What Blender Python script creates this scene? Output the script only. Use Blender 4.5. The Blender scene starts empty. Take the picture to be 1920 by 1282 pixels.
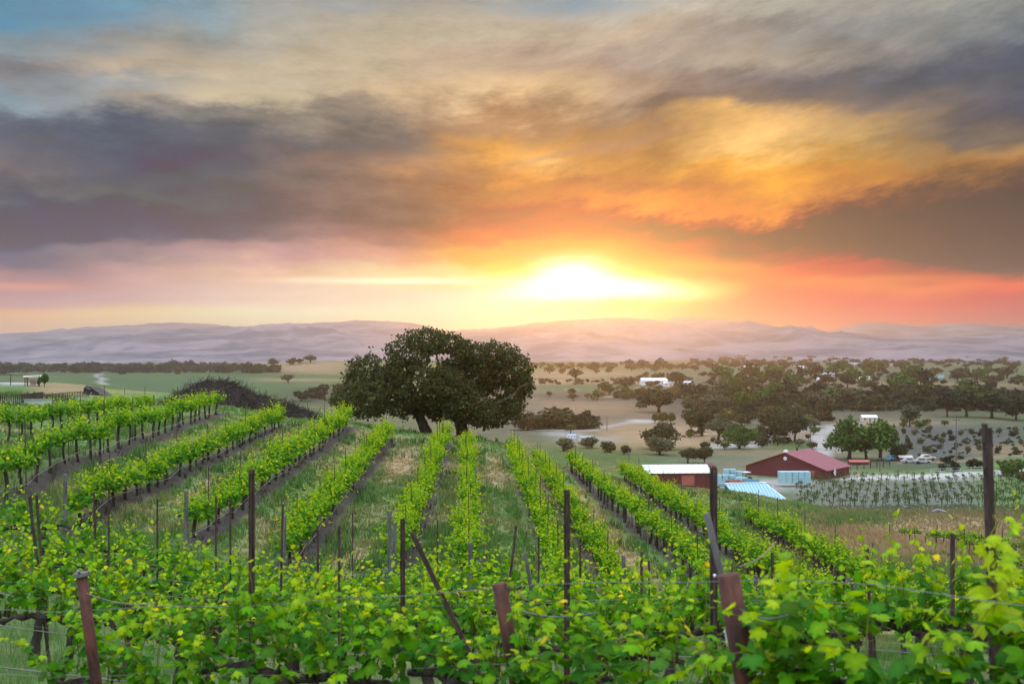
import bpy, bmesh, math, random
import numpy as np
from mathutils import Vector, Matrix
R = math.radians
random.seed(7)
rng = np.random.default_rng(11)
scene = bpy.context.scene
COL = scene.collection

# ------------------------------------------------------------------ camera
F = 2300.0            # focal length in pixels of the 1920 px wide photograph
VH = 660.0            # picture row of the horizon
cam_d = bpy.data.cameras.new("camera")
cam = bpy.data.objects.new("camera", cam_d)
COL.objects.link(cam)
cam.location = (0, 0, 0)
cam.rotation_euler = (R(90), 0, 0)
cam_d.sensor_width = 36.0
cam_d.lens = 36.0 * F / 1920.0
cam_d.shift_y = (VH - 641.0) / 1920.0
cam_d.clip_start = 0.05
cam_d.clip_end = 60000
cam_d.dof.use_dof = True
cam_d.dof.focus_distance = 55.0
cam_d.dof.aperture_fstop = 4.2
scene.camera = cam
scene.view_settings.view_transform = 'Standard'
scene.view_settings.look = 'None'
scene.view_settings.gamma = 1
scene.view_settings.use_curve_mapping = False
scene.view_settings.exposure = 0.0
scene.cycles.use_denoising = True
scene.cycles.max_bounces = 6
scene.cycles.diffuse_bounces = 1
scene.cycles.glossy_bounces = 2
scene.cycles.transmission_bounces = 2
scene.cycles.volume_bounces = 1
scene.cycles.transparent_max_bounces = 8
scene.cycles.sample_clamp_indirect = 4.0
scene.cycles.use_adaptive_sampling = True
scene.cycles.adaptive_threshold = 0.02

# ------------------------------------------------------------------ node helpers
def srgb(r, g, b):
    def f(c):
        c /= 255.0
        return c / 12.92 if c <= 0.04045 else ((c + 0.055) / 1.055) ** 2.4
    return (f(r), f(g), f(b))

class NT:
    """small wrapper that writes node trees as expressions"""
    def __init__(s, tree):
        s.t = tree
    def new(s, kind, **kw):
        n = s.t.nodes.new(kind)
        for k, v in kw.items():
            setattr(n, k, v)
        return n
    def put(s, sock, v):
        if hasattr(v, 'is_output'):
            s.t.links.new(v, sock)
        elif isinstance(v, (tuple, list)) and len(v) == 3 and sock.type == 'RGBA':
            sock.default_value = (*v, 1)
        else:
            sock.default_value = v
    def m(s, op, *a, clamp=False):
        n = s.new('ShaderNodeMath', operation=op, use_clamp=clamp)
        for i, v in enumerate(a):
            s.put(n.inputs[i], v)
        return n.outputs[0]
    def vm(s, op, *a):
        n = s.new('ShaderNodeVectorMath', operation=op)
        for i, v in enumerate(a):
            s.put(n.inputs[i], v)
        return n.outputs[1] if op in ('DOT_PRODUCT', 'LENGTH', 'DISTANCE') else n.outputs[0]
    def scale(s, v, f):
        n = s.new('ShaderNodeVectorMath', operation='SCALE')
        s.put(n.inputs[0], v); s.put(n.inputs['Scale'], f)
        return n.outputs[0]
    def xyz(s, x, y, z=0.0):
        n = s.new('ShaderNodeCombineXYZ')
        for i, v in enumerate((x, y, z)):
            s.put(n.inputs[i], v)
        return n.outputs[0]
    def mix(s, f, a, b, blend='MIX', clamp=True):
        n = s.new('ShaderNodeMix', data_type='RGBA', blend_type=blend, clamp_factor=clamp)
        s.put(n.inputs[0], f); s.put(n.inputs[6], a); s.put(n.inputs[7], b)
        return n.outputs[2]
    def noise(s, vec, scale=1.0, detail=4.0, rough=0.5, out=0):
        n = s.new('ShaderNodeTexNoise')
        if vec is not None:
            s.put(n.inputs['Vector'], vec)
        n.inputs['Scale'].default_value = scale
        n.inputs['Detail'].default_value = detail
        n.inputs['Roughness'].default_value = rough
        return n.outputs[out]
    def rng(s, v, a, b, c=0.0, d=1.0, smooth=True):
        n = s.new('ShaderNodeMapRange', interpolation_type='SMOOTHSTEP' if smooth else 'LINEAR', clamp=True)
        s.put(n.inputs[0], v)
        for i, q in enumerate((a, b, c, d)):
            s.put(n.inputs[i + 1], q)
        return n.outputs[0]
    def ramp(s, f, stops, interp='LINEAR'):
        n = s.new('ShaderNodeValToRGB')
        cr = n.color_ramp
        cr.interpolation = interp
        while len(cr.elements) < len(stops):
            cr.elements.new(0.5)
        for e, (p, c) in zip(cr.elements, sorted(stops, key=lambda q: q[0])):
            e.position = p; e.color = (*c, 1)
        s.put(n.inputs[0], f)
        return n.outputs[0]

# ------------------------------------------------------------------ sky
SUN_AZ = math.degrees(math.atan((1110 - 960) / F))    # towards +x from +y
SUN_EL = math.degrees(math.atan((VH - 545) / F))
world = bpy.data.worlds.new("World")
scene.world = world
world.use_nodes = True
wt = world.node_tree
wt.nodes.clear()
w = NT(wt)
def u2az(u):
    return math.degrees(math.atan((u - 960) / F))
def v2el(v, u=960):
    a = math.atan((u - 960) / F)
    return math.degrees(math.atan((VH - v) / F * math.cos(a)))
d = w.vm('NORMALIZE', w.new('ShaderNodeTexCoord').outputs['Generated'])
sx = w.new('ShaderNodeSeparateXYZ'); w.put(sx.inputs[0], d)
az = w.m('MULTIPLY', w.m('ARCTAN2', sx.outputs[0], sx.outputs[1]), 57.29578)
el = w.m('MULTIPLY', w.m('ARCSINE', sx.outputs[2]), 57.29578)
# cloud streaks rise towards the right in the right half of the view
shear = w.m('MULTIPLY', w.m('MULTIPLY', az, 0.20), w.rng(az, -6.0, 8.0))
els = w.m('SUBTRACT', el, shear)
P1 = w.xyz(w.m('MULTIPLY', az, 0.12), w.m('MULTIPLY', els, 0.34), 0.0)
P2 = w.xyz(w.m('MULTIPLY', az, 0.13), w.m('MULTIPLY', els, 0.36), 7.3)
P3 = w.xyz(w.m('MULTIPLY', az, 0.30), w.m('MULTIPLY', els, 0.85), 3.1)
high = w.rng(el, 1.0, 6.5)
n1 = w.m('SUBTRACT', w.noise(P1, 1.0, 6, 0.55), 0.5)
n2 = w.m('SUBTRACT', w.noise(P2, 1.0, 7, 0.58), 0.5)
n3 = w.m('SUBTRACT', w.noise(P3, 1.0, 8, 0.68), 0.5)
azw = w.m('ADD', az, w.m('MULTIPLY', n1, w.m('ADD', 3.0, w.m('MULTIPLY', high, 11.0))))
elw = w.m('ADD', el, w.m('ADD', w.m('MULTIPLY', n2, w.m('ADD', 0.35, w.m('MULTIPLY', high, 4.2))),
                              w.m('MULTIPLY', n3, w.m('ADD', 0.12, w.m('MULTIPLY', high, 1.8)))))
EMAX = 18.0
SKY = {
 0: [(0,(95,140,165)),(60,(140,150,155)),(120,(135,130,132)),(180,(140,155,165)),(240,(105,105,118)),(300,(130,118,118)),(340,(115,108,112)),(400,(88,92,108)),(450,(95,98,115)),(490,(140,128,140)),(520,(190,150,150)),(545,(205,165,165)),(565,(215,175,170)),(590,(250,200,160)),(640,(255,205,150))],
 240: [(0,(130,160,175)),(60,(150,148,145)),(120,(190,172,150)),(160,(160,160,160)),(190,(165,155,145)),(240,(100,102,115)),(300,(90,92,112)),(350,(118,112,112)),(400,(98,98,112)),(450,(105,103,118)),(490,(165,145,150)),(530,(215,175,170)),(560,(225,190,185)),(590,(255,225,180)),(640,(255,225,190))],
 480: [(0,(165,165,162)),(60,(180,172,158)),(120,(195,178,155)),(170,(200,185,160)),(210,(130,125,122)),(250,(108,106,112)),(300,(105,104,115)),(350,(115,110,112)),(400,(118,110,116)),(450,(150,132,136)),(490,(205,165,165)),(525,(240,200,180)),(560,(250,220,205)),(590,(255,245,215)),(640,(255,245,215))],
 720: [(0,(160,158,155)),(60,(190,178,158)),(120,(205,185,158)),(170,(205,180,150)),(210,(165,148,132)),(260,(130,120,118)),(310,(160,130,115)),(350,(150,125,118)),(400,(150,122,118)),(450,(195,150,145)),(490,(235,180,165)),(525,(255,232,190)),(560,(255,235,215)),(590,(255,250,225)),(640,(255,250,225))],
 960: [(0,(170,165,155)),(60,(195,180,160)),(120,(195,170,150)),(190,(235,200,155)),(240,(190,150,120)),(290,(240,175,105)),(320,(225,160,100)),(360,(200,145,110)),(400,(195,130,110)),(440,(235,145,90)),(480,(255,190,80)),(520,(255,245,190)),(560,(255,255,240)),(640,(255,255,240))],
 1200: [(0,(200,190,175)),(50,(195,175,155)),(110,(175,160,150)),(160,(165,145,135)),(210,(135,120,115)),(250,(170,135,105)),(300,(185,140,105)),(350,(190,135,95)),(385,(250,165,60)),(420,(175,110,95)),(460,(240,130,50)),(500,(255,165,20)),(545,(255,240,150)),(580,(255,220,80)),(640,(255,180,20))],
 1440: [(0,(185,178,165)),(50,(165,155,148)),(100,(180,165,148)),(150,(140,130,128)),(190,(145,128,120)),(230,(245,195,130)),(280,(255,205,135)),(330,(250,180,95)),(370,(245,165,80)),(410,(140,105,98)),(450,(150,98,92)),(490,(195,110,80)),(520,(255,150,30)),(560,(255,165,20)),(600,(255,180,20)),(640,(255,190,40))],
 1680: [(0,(160,158,152)),(50,(140,142,142)),(100,(125,125,130)),(150,(105,106,116)),(200,(130,120,118)),(250,(160,138,115)),(300,(180,145,105)),(340,(215,150,85)),(380,(130,105,98)),(430,(115,92,92)),(480,(125,92,92)),(510,(210,115,75)),(540,(255,172,5)),(570,(250,162,30)),(600,(255,165,30)),(640,(235,150,80))],
 1920: [(0,(140,142,142)),(50,(115,120,128)),(100,(95,98,115)),(150,(100,102,115)),(210,(88,90,108)),(260,(110,105,108)),(300,(180,140,105)),(340,(150,118,95)),(390,(105,92,90)),(440,(100,86,86)),(490,(115,88,86)),(530,(255,152,20)),(560,(230,145,55)),(600,(230,138,65)),(640,(200,130,90))],
}
SKY_GAIN = 1.0
HAZE_LIGHT = (0.50, 0.42, 0.42)
tel = w.m('DIVIDE', elw, EMAX, clamp=True)
col = None
prev = None
for u, stops in SKY.items():
    r_ = w.ramp(tel, [(max(0, v2el(v, u)) / EMAX, srgb(*c)) for v, c in stops], 'EASE')
    a_ = u2az(u)
    if col is None:
        col = r_
    else:
        col = w.mix(w.rng(azw, prev, a_, smooth=False), col, r_)
    prev = a_
# fine bright and dark streaks of cloud
tex = w.m('ADD', 1.0, w.m('MULTIPLY', n3, w.m('ADD', 0.10, w.m('MULTIPLY', high, 0.95))))
col = w.scale(col, tex)
def blob(u, v, su, sv, c, k, rot=0.0, power=1.0, mode='MIX', warp=0.4):
    """a patch of cloud or of clear sky round one direction (sizes in degrees)"""
    global col
    a0, e0 = u2az(u), v2el(v, u)
    da = w.m('SUBTRACT', w.m('ADD', az, w.m('MULTIPLY', n1, 6.0 * warp)), a0)
    de = w.m('SUBTRACT', w.m('ADD', el, w.m('MULTIPLY', n3, 2.4 * warp)), e0)
    cr, sr = math.cos(R(rot)), math.sin(R(rot))
    p = w.m('DIVIDE', w.m('ADD', w.m('MULTIPLY', da, cr), w.m('MULTIPLY', de, sr)), su)
    q = w.m('DIVIDE', w.m('SUBTRACT', w.m('MULTIPLY', de, cr), w.m('MULTIPLY', da, sr)), sv)
    r2 = w.m('ADD', w.m('MULTIPLY', p, p), w.m('MULTIPLY', q, q))
    if power != 1.0:
        r2 = w.m('POWER', r2, power)
    g = w.m('MULTIPLY', w.m('EXPONENT', w.m('MULTIPLY', r2, -1.0)), k)
    col = w.mix(g, col, c, blend=mode)
# the clear colour of the sky above the haze: what the haze takes away low down is there before it
tau = w.m('DIVIDE', 0.030, w.m('MAXIMUM', w.m('SINE', w.m('MULTIPLY', el, 0.0174533)), 0.033))
T_ = w.m('EXPONENT', w.m('MULTIPLY', tau, -1.0))
ga, ge = w.m('DIVIDE', w.m('SUBTRACT', az, SUN_AZ), 11.0), w.m('DIVIDE', w.m('SUBTRACT', el, SUN_EL), 11.0)
near_sun = w.m('EXPONENT', w.m('MULTIPLY', w.m('SQRT', w.m('ADD', w.m('MULTIPLY', ga, ga), w.m('MULTIPLY', ge, ge))), -1.0))
S_ = w.vm('ADD', HAZE_LIGHT, w.scale((1.5, 0.85, 0.6), near_sun))
col = w.vm('SUBTRACT', col, w.scale(S_, w.m('SUBTRACT', 1.0, T_)))
col = w.vm('MAXIMUM', col, (0.004, 0.004, 0.005))
col = w.scale(col, w.m('DIVIDE', 1.0, T_))
SKY_BLOBS = [
    (90, 8, 5.0, 0.9, srgb(85, 140, 170), 0.8, 3, 1, 'MIX', 0.6),
    (1080, 8, 3.6, 0.5, srgb(120, 155, 175), 0.8, 2, 1, 'MIX', 0.4),
    (400, 178, 2.4, 0.35, srgb(215, 195, 160), 0.8, 2, 1, 'MIX', 0.8),
    (1030, 305, 1.5, 0.45, srgb(255, 205, 115), 0.8, -6, 1, 'MIX', 0.8),
    (1100, 280, 5.0, 0.25, srgb(150, 118, 105), 0.5, 12, 1, 'MIX', 1.0),
    (45, 537, 2.2, 0.17, srgb(255, 165, 125), 0.8, 0, 1, 'MIX', 0.1),
    (1620, 525, 5.0, 0.22, srgb(255, 130, 25), 0.85, 0, 1, 'MIX', 0.15),
    (1330, 500, 3.0, 0.3, srgb(255, 140, 20), 0.8, -5, 1, 'MIX', 0.3),
    (1100, 470, 2.8, 0.75, srgb(255, 150, 10), 0.9, -4, 1, 'MIX', 0.2),
    (770, 527, 5.2, 0.16, (1.6, 1.4, 1.0), 0.95, 0, 1.0, 'MIX', 0.12),
    (1000, 592, 6.0, 0.70, (1.35, 1.2, 0.85), 0.9, 0, 1.2, 'MIX', 0.1),
    (1120, 535, 4.6, 1.15, (1.9, 1.25, 0.10), 0.9, -3, 1.0, 'MIX', 0.2),
    (1140, 541, 3.3, 0.45, (3.2, 2.8, 1.9), 1.0, -2, 1.1, 'MIX', 0.25),
    (1082, 527, 1.7, 0.80, (3.6, 3.2, 2.3), 1.0, 0, 1.1, 'MIX', 0.3),
    (1030, 548, 2.2, 0.45, (2.6, 2.3, 1.7), 0.9, 3, 1.0, 'MIX', 0.25),
]
for b_ in SKY_BLOBS:
    blob(*b_)
# overhead and behind the viewer: dusk-blue sky with thin grey cloud, over a low-sun clear sky
nish = w.new('ShaderNodeTexSky', sky_type='NISHITA')
nish.sun_disc = False
nish.sun_elevation = R(SUN_EL)
nish.sun_rotation = R(SUN_AZ)
clear = w.scale(nish.outputs[0], 0.10)
veil = w.mix(w.noise(w.vm('MULTIPLY', d, (2.2, 2.2, 5.0)), 1.0, 5, 0.6), (0.66, 0.82, 1.06), (1.05, 1.03, 1.02))
rest = w.vm('ADD', clear, veil)
BACK = 1.85  # unseen sky raised above its natural brightness, added as fill for the land
rest = w.scale(rest, w.rng(el, 0.0, 65.0, BACK * 0.5, BACK * 1.45))
# beyond the picture: unseen lilac left and russet right, made up to tint the haze
low_ = w.m('SUBTRACT', 1.0, w.rng(el, 16.0, 42.0))
rest = w.mix(w.m('MULTIPLY', low_, w.m('SUBTRACT', 1.0, w.rng(w.m('ABSOLUTE', az), 75.0, 130.0))), rest, w.mix(w.rng(az, -8.0, 8.0), (1.1, 1.22, 2.1), (0.40, 0.25, 0.13)))
side = w.rng(w.m('ABSOLUTE', az), 22.0, 50.0)
up = w.rng(el, 17.0, 45.0)
away = w.m('MAXIMUM', side, up)
col = w.mix(away, col, rest)
bg = w.new('ShaderNodeBackground')
w.put(bg.inputs[0], col)
bg.inputs[1].default_value = SKY_GAIN
wo = w.new('ShaderNodeOutputWorld')
wt.links.new(bg.outputs[0], wo.inputs[0])

# ------------------------------------------------------------------ sun
sun_d = bpy.data.lights.new("sun", 'SUN')
sun = bpy.data.objects.new("sun", sun_d)
COL.objects.link(sun)
sun_d.energy = 0.65
sun_d.color = (1.0, 0.46, 0.09)
sun_d.angle = R(8.0)                      # the disc is spread by thin cloud
sd = Vector((math.sin(R(SUN_AZ)) * math.cos(R(SUN_EL)), math.cos(R(SUN_AZ)) * math.cos(R(SUN_EL)), math.sin(R(SUN_EL))))
sun.rotation_euler = sd.to_track_quat('Z', 'Y').to_euler()
sun.location = (60, 900, 60)
# ------------------------------------------------------------------ mesh helpers
def tag(o, label=None, cat=None, group=None, kind=None):
    if label: o["label"] = label
    if cat: o["category"] = cat
    if group: o["group"] = group
    if kind: o["kind"] = kind
    return o
def link(name, me, parent=None, loc=(0, 0, 0), rz=0.0, sc=None):
    o = bpy.data.objects.new(name, me)
    COL.objects.link(o)
    o.location = loc
    o.rotation_euler = (0, 0, rz)
    if sc is not None:
        o.scale = sc if hasattr(sc, '__len__') else (sc, sc, sc)
    if parent: o.parent = parent
    return o
def np_mesh(name, verts, faces, mat=None, colors=None, smooth=False):
    """faces: int array (n,3) or (n,4); colors: per-vertex rgb"""
    verts = np.asarray(verts, dtype=np.float32); faces = np.asarray(faces, dtype=np.int32)
    me = bpy.data.meshes.new(name)
    k = faces.shape[1]
    me.vertices.add(len(verts)); me.vertices.foreach_set("co", verts.ravel())
    me.loops.add(faces.size); me.loops.foreach_set("vertex_index", faces.ravel())
    me.polygons.add(len(faces))
    me.polygons.foreach_set("loop_start", np.arange(0, faces.size, k, dtype=np.int32))
    me.polygons.foreach_set("loop_total", np.full(len(faces), k, dtype=np.int32))
    if smooth:
        me.polygons.foreach_set("use_smooth", np.ones(len(faces), dtype=bool))
    me.update(calc_edges=True)
    if colors is not None:
        a = me.color_attributes.new("tint", 'FLOAT_COLOR', 'POINT')
        c = np.ones((len(verts), 4), dtype=np.float32); c[:, :3] = colors
        a.data.foreach_set("color", c.ravel())
    if mat: me.materials.append(mat)
    return me
class MB:
    """collects verts/faces (mixed polygons) of one mesh"""
    def __init__(s):
        s.v = []; s.f = []; s.c = []
    def add(s, vs, fs, c=None):
        b = len(s.v)
        s.v += [tuple(q) for q in vs]
        s.f += [tuple(i + b for i in f) for f in fs]
        s.c += [c or (1, 1, 1)] * len(vs)
    def box(s, c, size, rz=0.0, tilt=None, col=None):
        hx, hy, hz = size[0] / 2, size[1] / 2, size[2] / 2
        vs = [Vector((x, y, z)) for x in (-hx, hx) for y in (-hy, hy) for z in (-hz, hz)]
        M = Matrix.Rotation(rz, 3, 'Z')
        if tilt: M = M @ Matrix.Rotation(tilt[0], 3, 'X') @ Matrix.Rotation(tilt[1], 3, 'Y')
        s.add([M @ q + Vector(c) for q in vs],
              [(0, 1, 3, 2), (4, 6, 7, 5), (0, 4, 5, 1), (2, 3, 7, 6), (0, 2, 6, 4), (1, 5, 7, 3)], col)
    def tube(s, pts, rad, n=6, cap=True, col=None):
        pts = [Vector(p) for p in pts]
        if not hasattr(rad, '__len__'): rad = [rad] * len(pts)
        vs = []; fs = []
        ref = Vector((0.31, 0.77, 0.2)).normalized()
        for i, p in enumerate(pts):
            t = (pts[min(i + 1, len(pts) - 1)] - pts[max(i - 1, 0)])
            t = t.normalized() if t.length > 1e-9 else Vector((0, 0, 1))
            a = t.cross(ref)
            if a.length < 1e-3: a = t.cross(Vector((1, 0, 0)))
            a.normalize(); b = t.cross(a)
            for k in range(n):
                w_ = 2 * math.pi * k / n
                vs.append(p + a * (rad[i] * math.cos(w_)) + b * (rad[i] * math.sin(w_)))
        for i in range(len(pts) - 1):
            for k in range(n):
                k2 = (k + 1) % n
                fs.append((i * n + k, i * n + k2, (i + 1) * n + k2, (i + 1) * n + k))
        if cap:
            fs.append(tuple(reversed(range(n)))); fs.append(tuple(range((len(pts) - 1) * n, len(pts) * n)))
        s.add(vs, fs, col)
    def mesh(s, name, mat, smooth=False, colors=False):
        me = bpy.data.meshes.new(name)
        me.from_pydata(s.v, [], s.f)
        if smooth:
            me.polygons.foreach_set("use_smooth", np.ones(len(s.f), dtype=bool))
        if colors:
            a = me.color_attributes.new("tint", 'FLOAT_COLOR', 'POINT')
            a.data.foreach_set("color", np.array([(*c, 1) for c in s.c], dtype=np.float32).ravel())
        me.materials.append(mat)
        me.update()
        return me
    def build(s, name, mat, parent=None, smooth=False, colors=False, **kw):
        return link(name, s.mesh(name, mat, smooth, colors), parent, **kw)
_ONES = "zeroth first second third fourth fifth sixth seventh eighth ninth tenth eleventh twelfth thirteenth fourteenth fifteenth sixteenth seventeenth eighteenth nineteenth".split()
_TENS = {2: "twent", 3: "thirt", 4: "fort", 5: "fift", 6: "sixt", 7: "sevent", 8: "eight", 9: "ninet"}
def nth(k):
    if k < 20: return _ONES[k]
    t = _TENS[k // 10]
    return t + "ieth" if k % 10 == 0 else t + "y-" + _ONES[k % 10]
def empty(name, loc, rz=0.0):
    o = bpy.data.objects.new(name, None)
    COL.objects.link(o); o.location = loc; o.rotation_euler = (0, 0, rz)
    o.empty_display_size = 0.3
    return o

def lattice_noise(x, y, seed=0):
    """smooth 2-D value noise in [-1, 1] (numpy)"""
    xi = np.floor(x).astype(np.int64); yi = np.floor(y).astype(np.int64)
    fx = x - xi; fy = y - yi
    fx = fx * fx * fx * (fx * (fx * 6 - 15) + 10); fy = fy * fy * fy * (fy * (fy * 6 - 15) + 10)
    def h(i, j):
        n = (i * 374761393 + j * 668265263 + seed * 1442695041) & 0x7fffffff
        n = ((n ^ (n >> 13)) * 1274126177) & 0x7fffffff
        return ((n ^ (n >> 16)) & 0xffff) / 32767.5 - 1.0
    a = h(xi, yi) * (1 - fx) + h(xi + 1, yi) * fx
    b = h(xi, yi + 1) * (1 - fx) + h(xi + 1, yi + 1) * fx
    return a * (1 - fy) + b * fy
def fbm(x, y, octv=4, seed=0, rough=0.5):
    t = 0; amp = 1; tot = 0
    for k in range(octv):
        t = t + amp * lattice_noise(x * 2 ** k + 17.1 * k, y * 2 ** k - 9.7 * k, seed + k); tot += amp; amp *= rough
    return t / tot
def at(u, v, Y):
    """the point that lies Y metres out in the direction of picture position (u, v)"""
    return Vector(((u - 960) / F * Y, Y, -(v - VH) / F * Y))
def sstep(x, a, b):
    t = np.clip((x - a) / (b - a), 0, 1); return t * t * (3 - 2 * t)

# ------------------------------------------------------------------ vine rows of the hillside: (u, v_top, Y) near end and far end, canopy height
ROWS = [
    ((-75, 772, 50), (288, 735, 86), 1.65), ((-120, 838, 36), (410, 729, 84), 1.7),
    ((140, 905, 42), (528, 757, 85), 1.6), ((362, 920, 41), (655, 757, 86), 1.6),
    ((540, 975, 40), (727, 787, 86), 1.6), ((742, 995, 39), (835, 787, 88), 1.55),
    ((880, 1022, 37), (876, 808, 86), 1.55), ((1062, 1040, 37), (960, 815, 86), 1.55),
    ((1165, 1058, 41), (1005, 838, 92), 1.55), ((1402, 1080, 38.5), (1065, 840, 92), 1.6),
    ((1572, 1092, 39.5), (1170, 862, 92), 1.6), ((1695, 1080, 43), (1408, 936, 70), 1.55),
]
# rows close to the viewer: (x, y) ends and canopy height
NEAR = [
    ((-3.3, 8.0), (-0.2, 6.9), (2.6, 4.2)),
    ((-6.0, 12.6), (0.0, 10.3), (5.6, 7.6)),
    ((-7.8, 16.4), (0.5, 13.6), (7.6, 11.2)),
    ((-9.4, 20.4), (0.6, 17.4), (9.6, 15.0)),
    ((-10.6, 24.6), (1.0, 21.6), (11.6, 19.2)),
    ((-11.2, 28.6), (1.4, 26.0), (13.0, 23.4)),
]
# ------------------------------------------------------------------ terrain height
CP = []            # (theta, ln r, z)
def cp(x, y, z):
    CP.append((math.atan2(x, y), math.log(max(1.0, math.hypot(x, y))), z))
def cpu(u, v, Y):
    p = at(u, v, Y); cp(p.x, p.y, p.z)
for (a, b, h) in ROWS:
    for t in (0, 0.25, 0.5, 0.75, 1):
        p = at(*a).lerp(at(*b), t)
        cp(p.x, p.y, p.z - h)
for x, y, z in [(-1, 2, -1.85), (0, 2, -1.85), (1, 2, -1.75), (0, 1, -1.75), (-2.6, 5, -2.62), (1.9, 4.5, -2.10), (-0.5, 7, -2.66), (-2.5, 7.5, -2.85), (3.2, 8, -2.8),
                (-5, 12, -3.55), (0, 12, -3.85), (4.8, 12, -3.75), (-8, 18, -4.05), (0, 18, -4.75), (7.5, 18, -4.85),
                (-11, 28, -4.9), (0, 27, -6.05), (10, 25, -6.15), (-18, 30, -3.9), (-30, 60, -3.0)]:
    cp(x, y, z)
for q in [(830, 817, 101), (700, 800, 100), (960, 836, 100), (420, 757, 100), (560, 783, 104), (185, 737, 120), (50, 750, 95), (30, 722, 140), (250, 745, 115), (430, 742, 130), (300, 736, 140),
          (-200, 740, 100), (-200, 722, 160)]:
    cpu(*q)
for x, y, z in [(-5, 118, -9.5), (8, 115, -12.5), (-5, 145, -15.5), (10, 145, -18), (-5, 190, -25), (15, 190, -25), (0, 240, -29), (-60, 220, -8), (-60, 300, -16), (-60, 420, -25), (-30, 160, -9), (-30, 230, -19), (-30, 320, -27),
                (-120, 300, -8), (-140, 450, -20), (-160, 620, -29), (-60, 600, -29), (22, 130, -15), (24, 170, -22)]:
    cp(x, y, z)
for q in [(1500, 955, 95), (1700, 1012, 108), (1850, 1022, 100), (1850, 1078, 75), (1760, 1100, 60), (1950, 1090, 75), (1700, 966, 150), (1900, 968, 150), (1500, 945, 120), (1650, 952, 205), (1900, 956, 190)]:
    cpu(*q)
for y in (235, 275, 330, 400):
    for u in (1150, 1400, 1650, 1900, 2200):
        cp((u - 960) / F * y, y, -29.0 if y > 240 else -28.3)
for y, z in ((500, -29), (700, -29), (1000, -28.5), (1500, -25.5), (2300, -22.5), (3500, -20), (6000, -20), (9000, -20)):
    for u in (-100, 300, 700, 1100, 1500, 1900, 2200):
        cp((u - 960) / F * y, y, z)
cpu(1810, 800, 455); cpu(1900, 832, 330); cpu(1900, 775, 560)
CP = np.array(CP)
KX = 3.0
def _phi(r2):
    return np.where(r2 > 1e-12, 0.5 * r2 * np.log(np.maximum(r2, 1e-12)), 0)
_P = np.c_[CP[:, 0] * KX, CP[:, 1]]
_d2 = ((_P[:, None] - _P[None]) ** 2).sum(-1)
_n = len(_P)
_A = np.zeros((_n + 3, _n + 3)); _A[:_n, :_n] = _phi(_d2) + np.eye(_n) * 0.0006
_A[:_n, _n] = 1; _A[:_n, _n + 1:] = _P; _A[_n, :_n] = 1; _A[_n + 1:, :_n] = _P.T
_W = np.linalg.solve(_A, np.r_[CP[:, 2], 0, 0, 0])
BUMPS = [(-235, 1500, 15.5, 95, 130), (120, 1180, 5, 90, 60), (-90, 2100, 8, 300, 200), (330, 900, 5, 120, 50)]
def ground_z(x, y):
    x = np.asarray(x, float); y = np.asarray(y, float)
    shp = np.broadcast(x, y).shape
    x = np.broadcast_to(x, shp).ravel(); y = np.broadcast_to(y, shp).ravel()
    th = np.arctan2(x, y); r = np.maximum(np.hypot(x, y), 1.0)
    lim = 0.5
    tc = np.where(np.abs(th) < lim, th, np.sign(th) * (lim + 0.08 * np.tanh((np.abs(th) - lim) / 0.08 * 0.5)))
    q = np.c_[tc * KX, np.log(r)]
    z = np.empty(len(x))
    for i in range(0, len(x), 20000):
        s_ = slice(i, i + 20000)
        d2 = ((q[s_, None] - _P[None]) ** 2).sum(-1)
        z[s_] = _phi(d2) @ _W[:_n] + _W[_n] + q[s_] @ _W[_n + 1:]
    back = sstep(np.abs(th), 0.75, 1.7)
    zb = -1.8 + 1.2 * np.log1p(r / 30) - 20 * sstep(r, 300, 3000)
    z = z * (1 - back) + zb * back
    for bx, by, h, sx_, sy_ in BUMPS:
        z = z + h * np.exp(-((x - bx) / sx_) ** 2 - ((y - by) / sy_) ** 2)
    z = z + fbm(x * 0.45, y * 0.45, 3, 3) * 0.05 * sstep(r, 2, 10) + fbm(x * 0.012, y * 0.012, 3, 9) * 0.9 * sstep(r, 120, 400)
    return z.reshape(shp)
def gz(x, y):
    return float(ground_z(np.array([x]), np.array([y]))[0])
def on_ground(u, Y, dz=0.0):
    x = (u - 960) / F * Y
    return Vector((x, Y, gz(x, Y) + dz))
def ground_at(u, v, y0=30.0, y1=4000.0):
    """where the line of sight (u, v) first meets the ground beyond y0"""
    ys = np.exp(np.linspace(math.log(y0), math.log(y1), 700))
    zr = -(v - VH) / F * ys
    zg = ground_z((u - 960) / F * ys, ys)
    hit = np.nonzero(zg >= zr)[0]
    i = hit[0] if len(hit) else len(ys) - 1
    y = ys[i]
    return Vector(((u - 960) / F * y, y, zg[i]))

ROWL = []          # world polylines of the hillside rows: (p0, p1) on the ground
for (a, b, h) in ROWS:
    p, q = at(*a), at(*b)
    ROWL.append((np.array([p.x, p.y]), np.array([q.x, q.y]), h))

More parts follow.
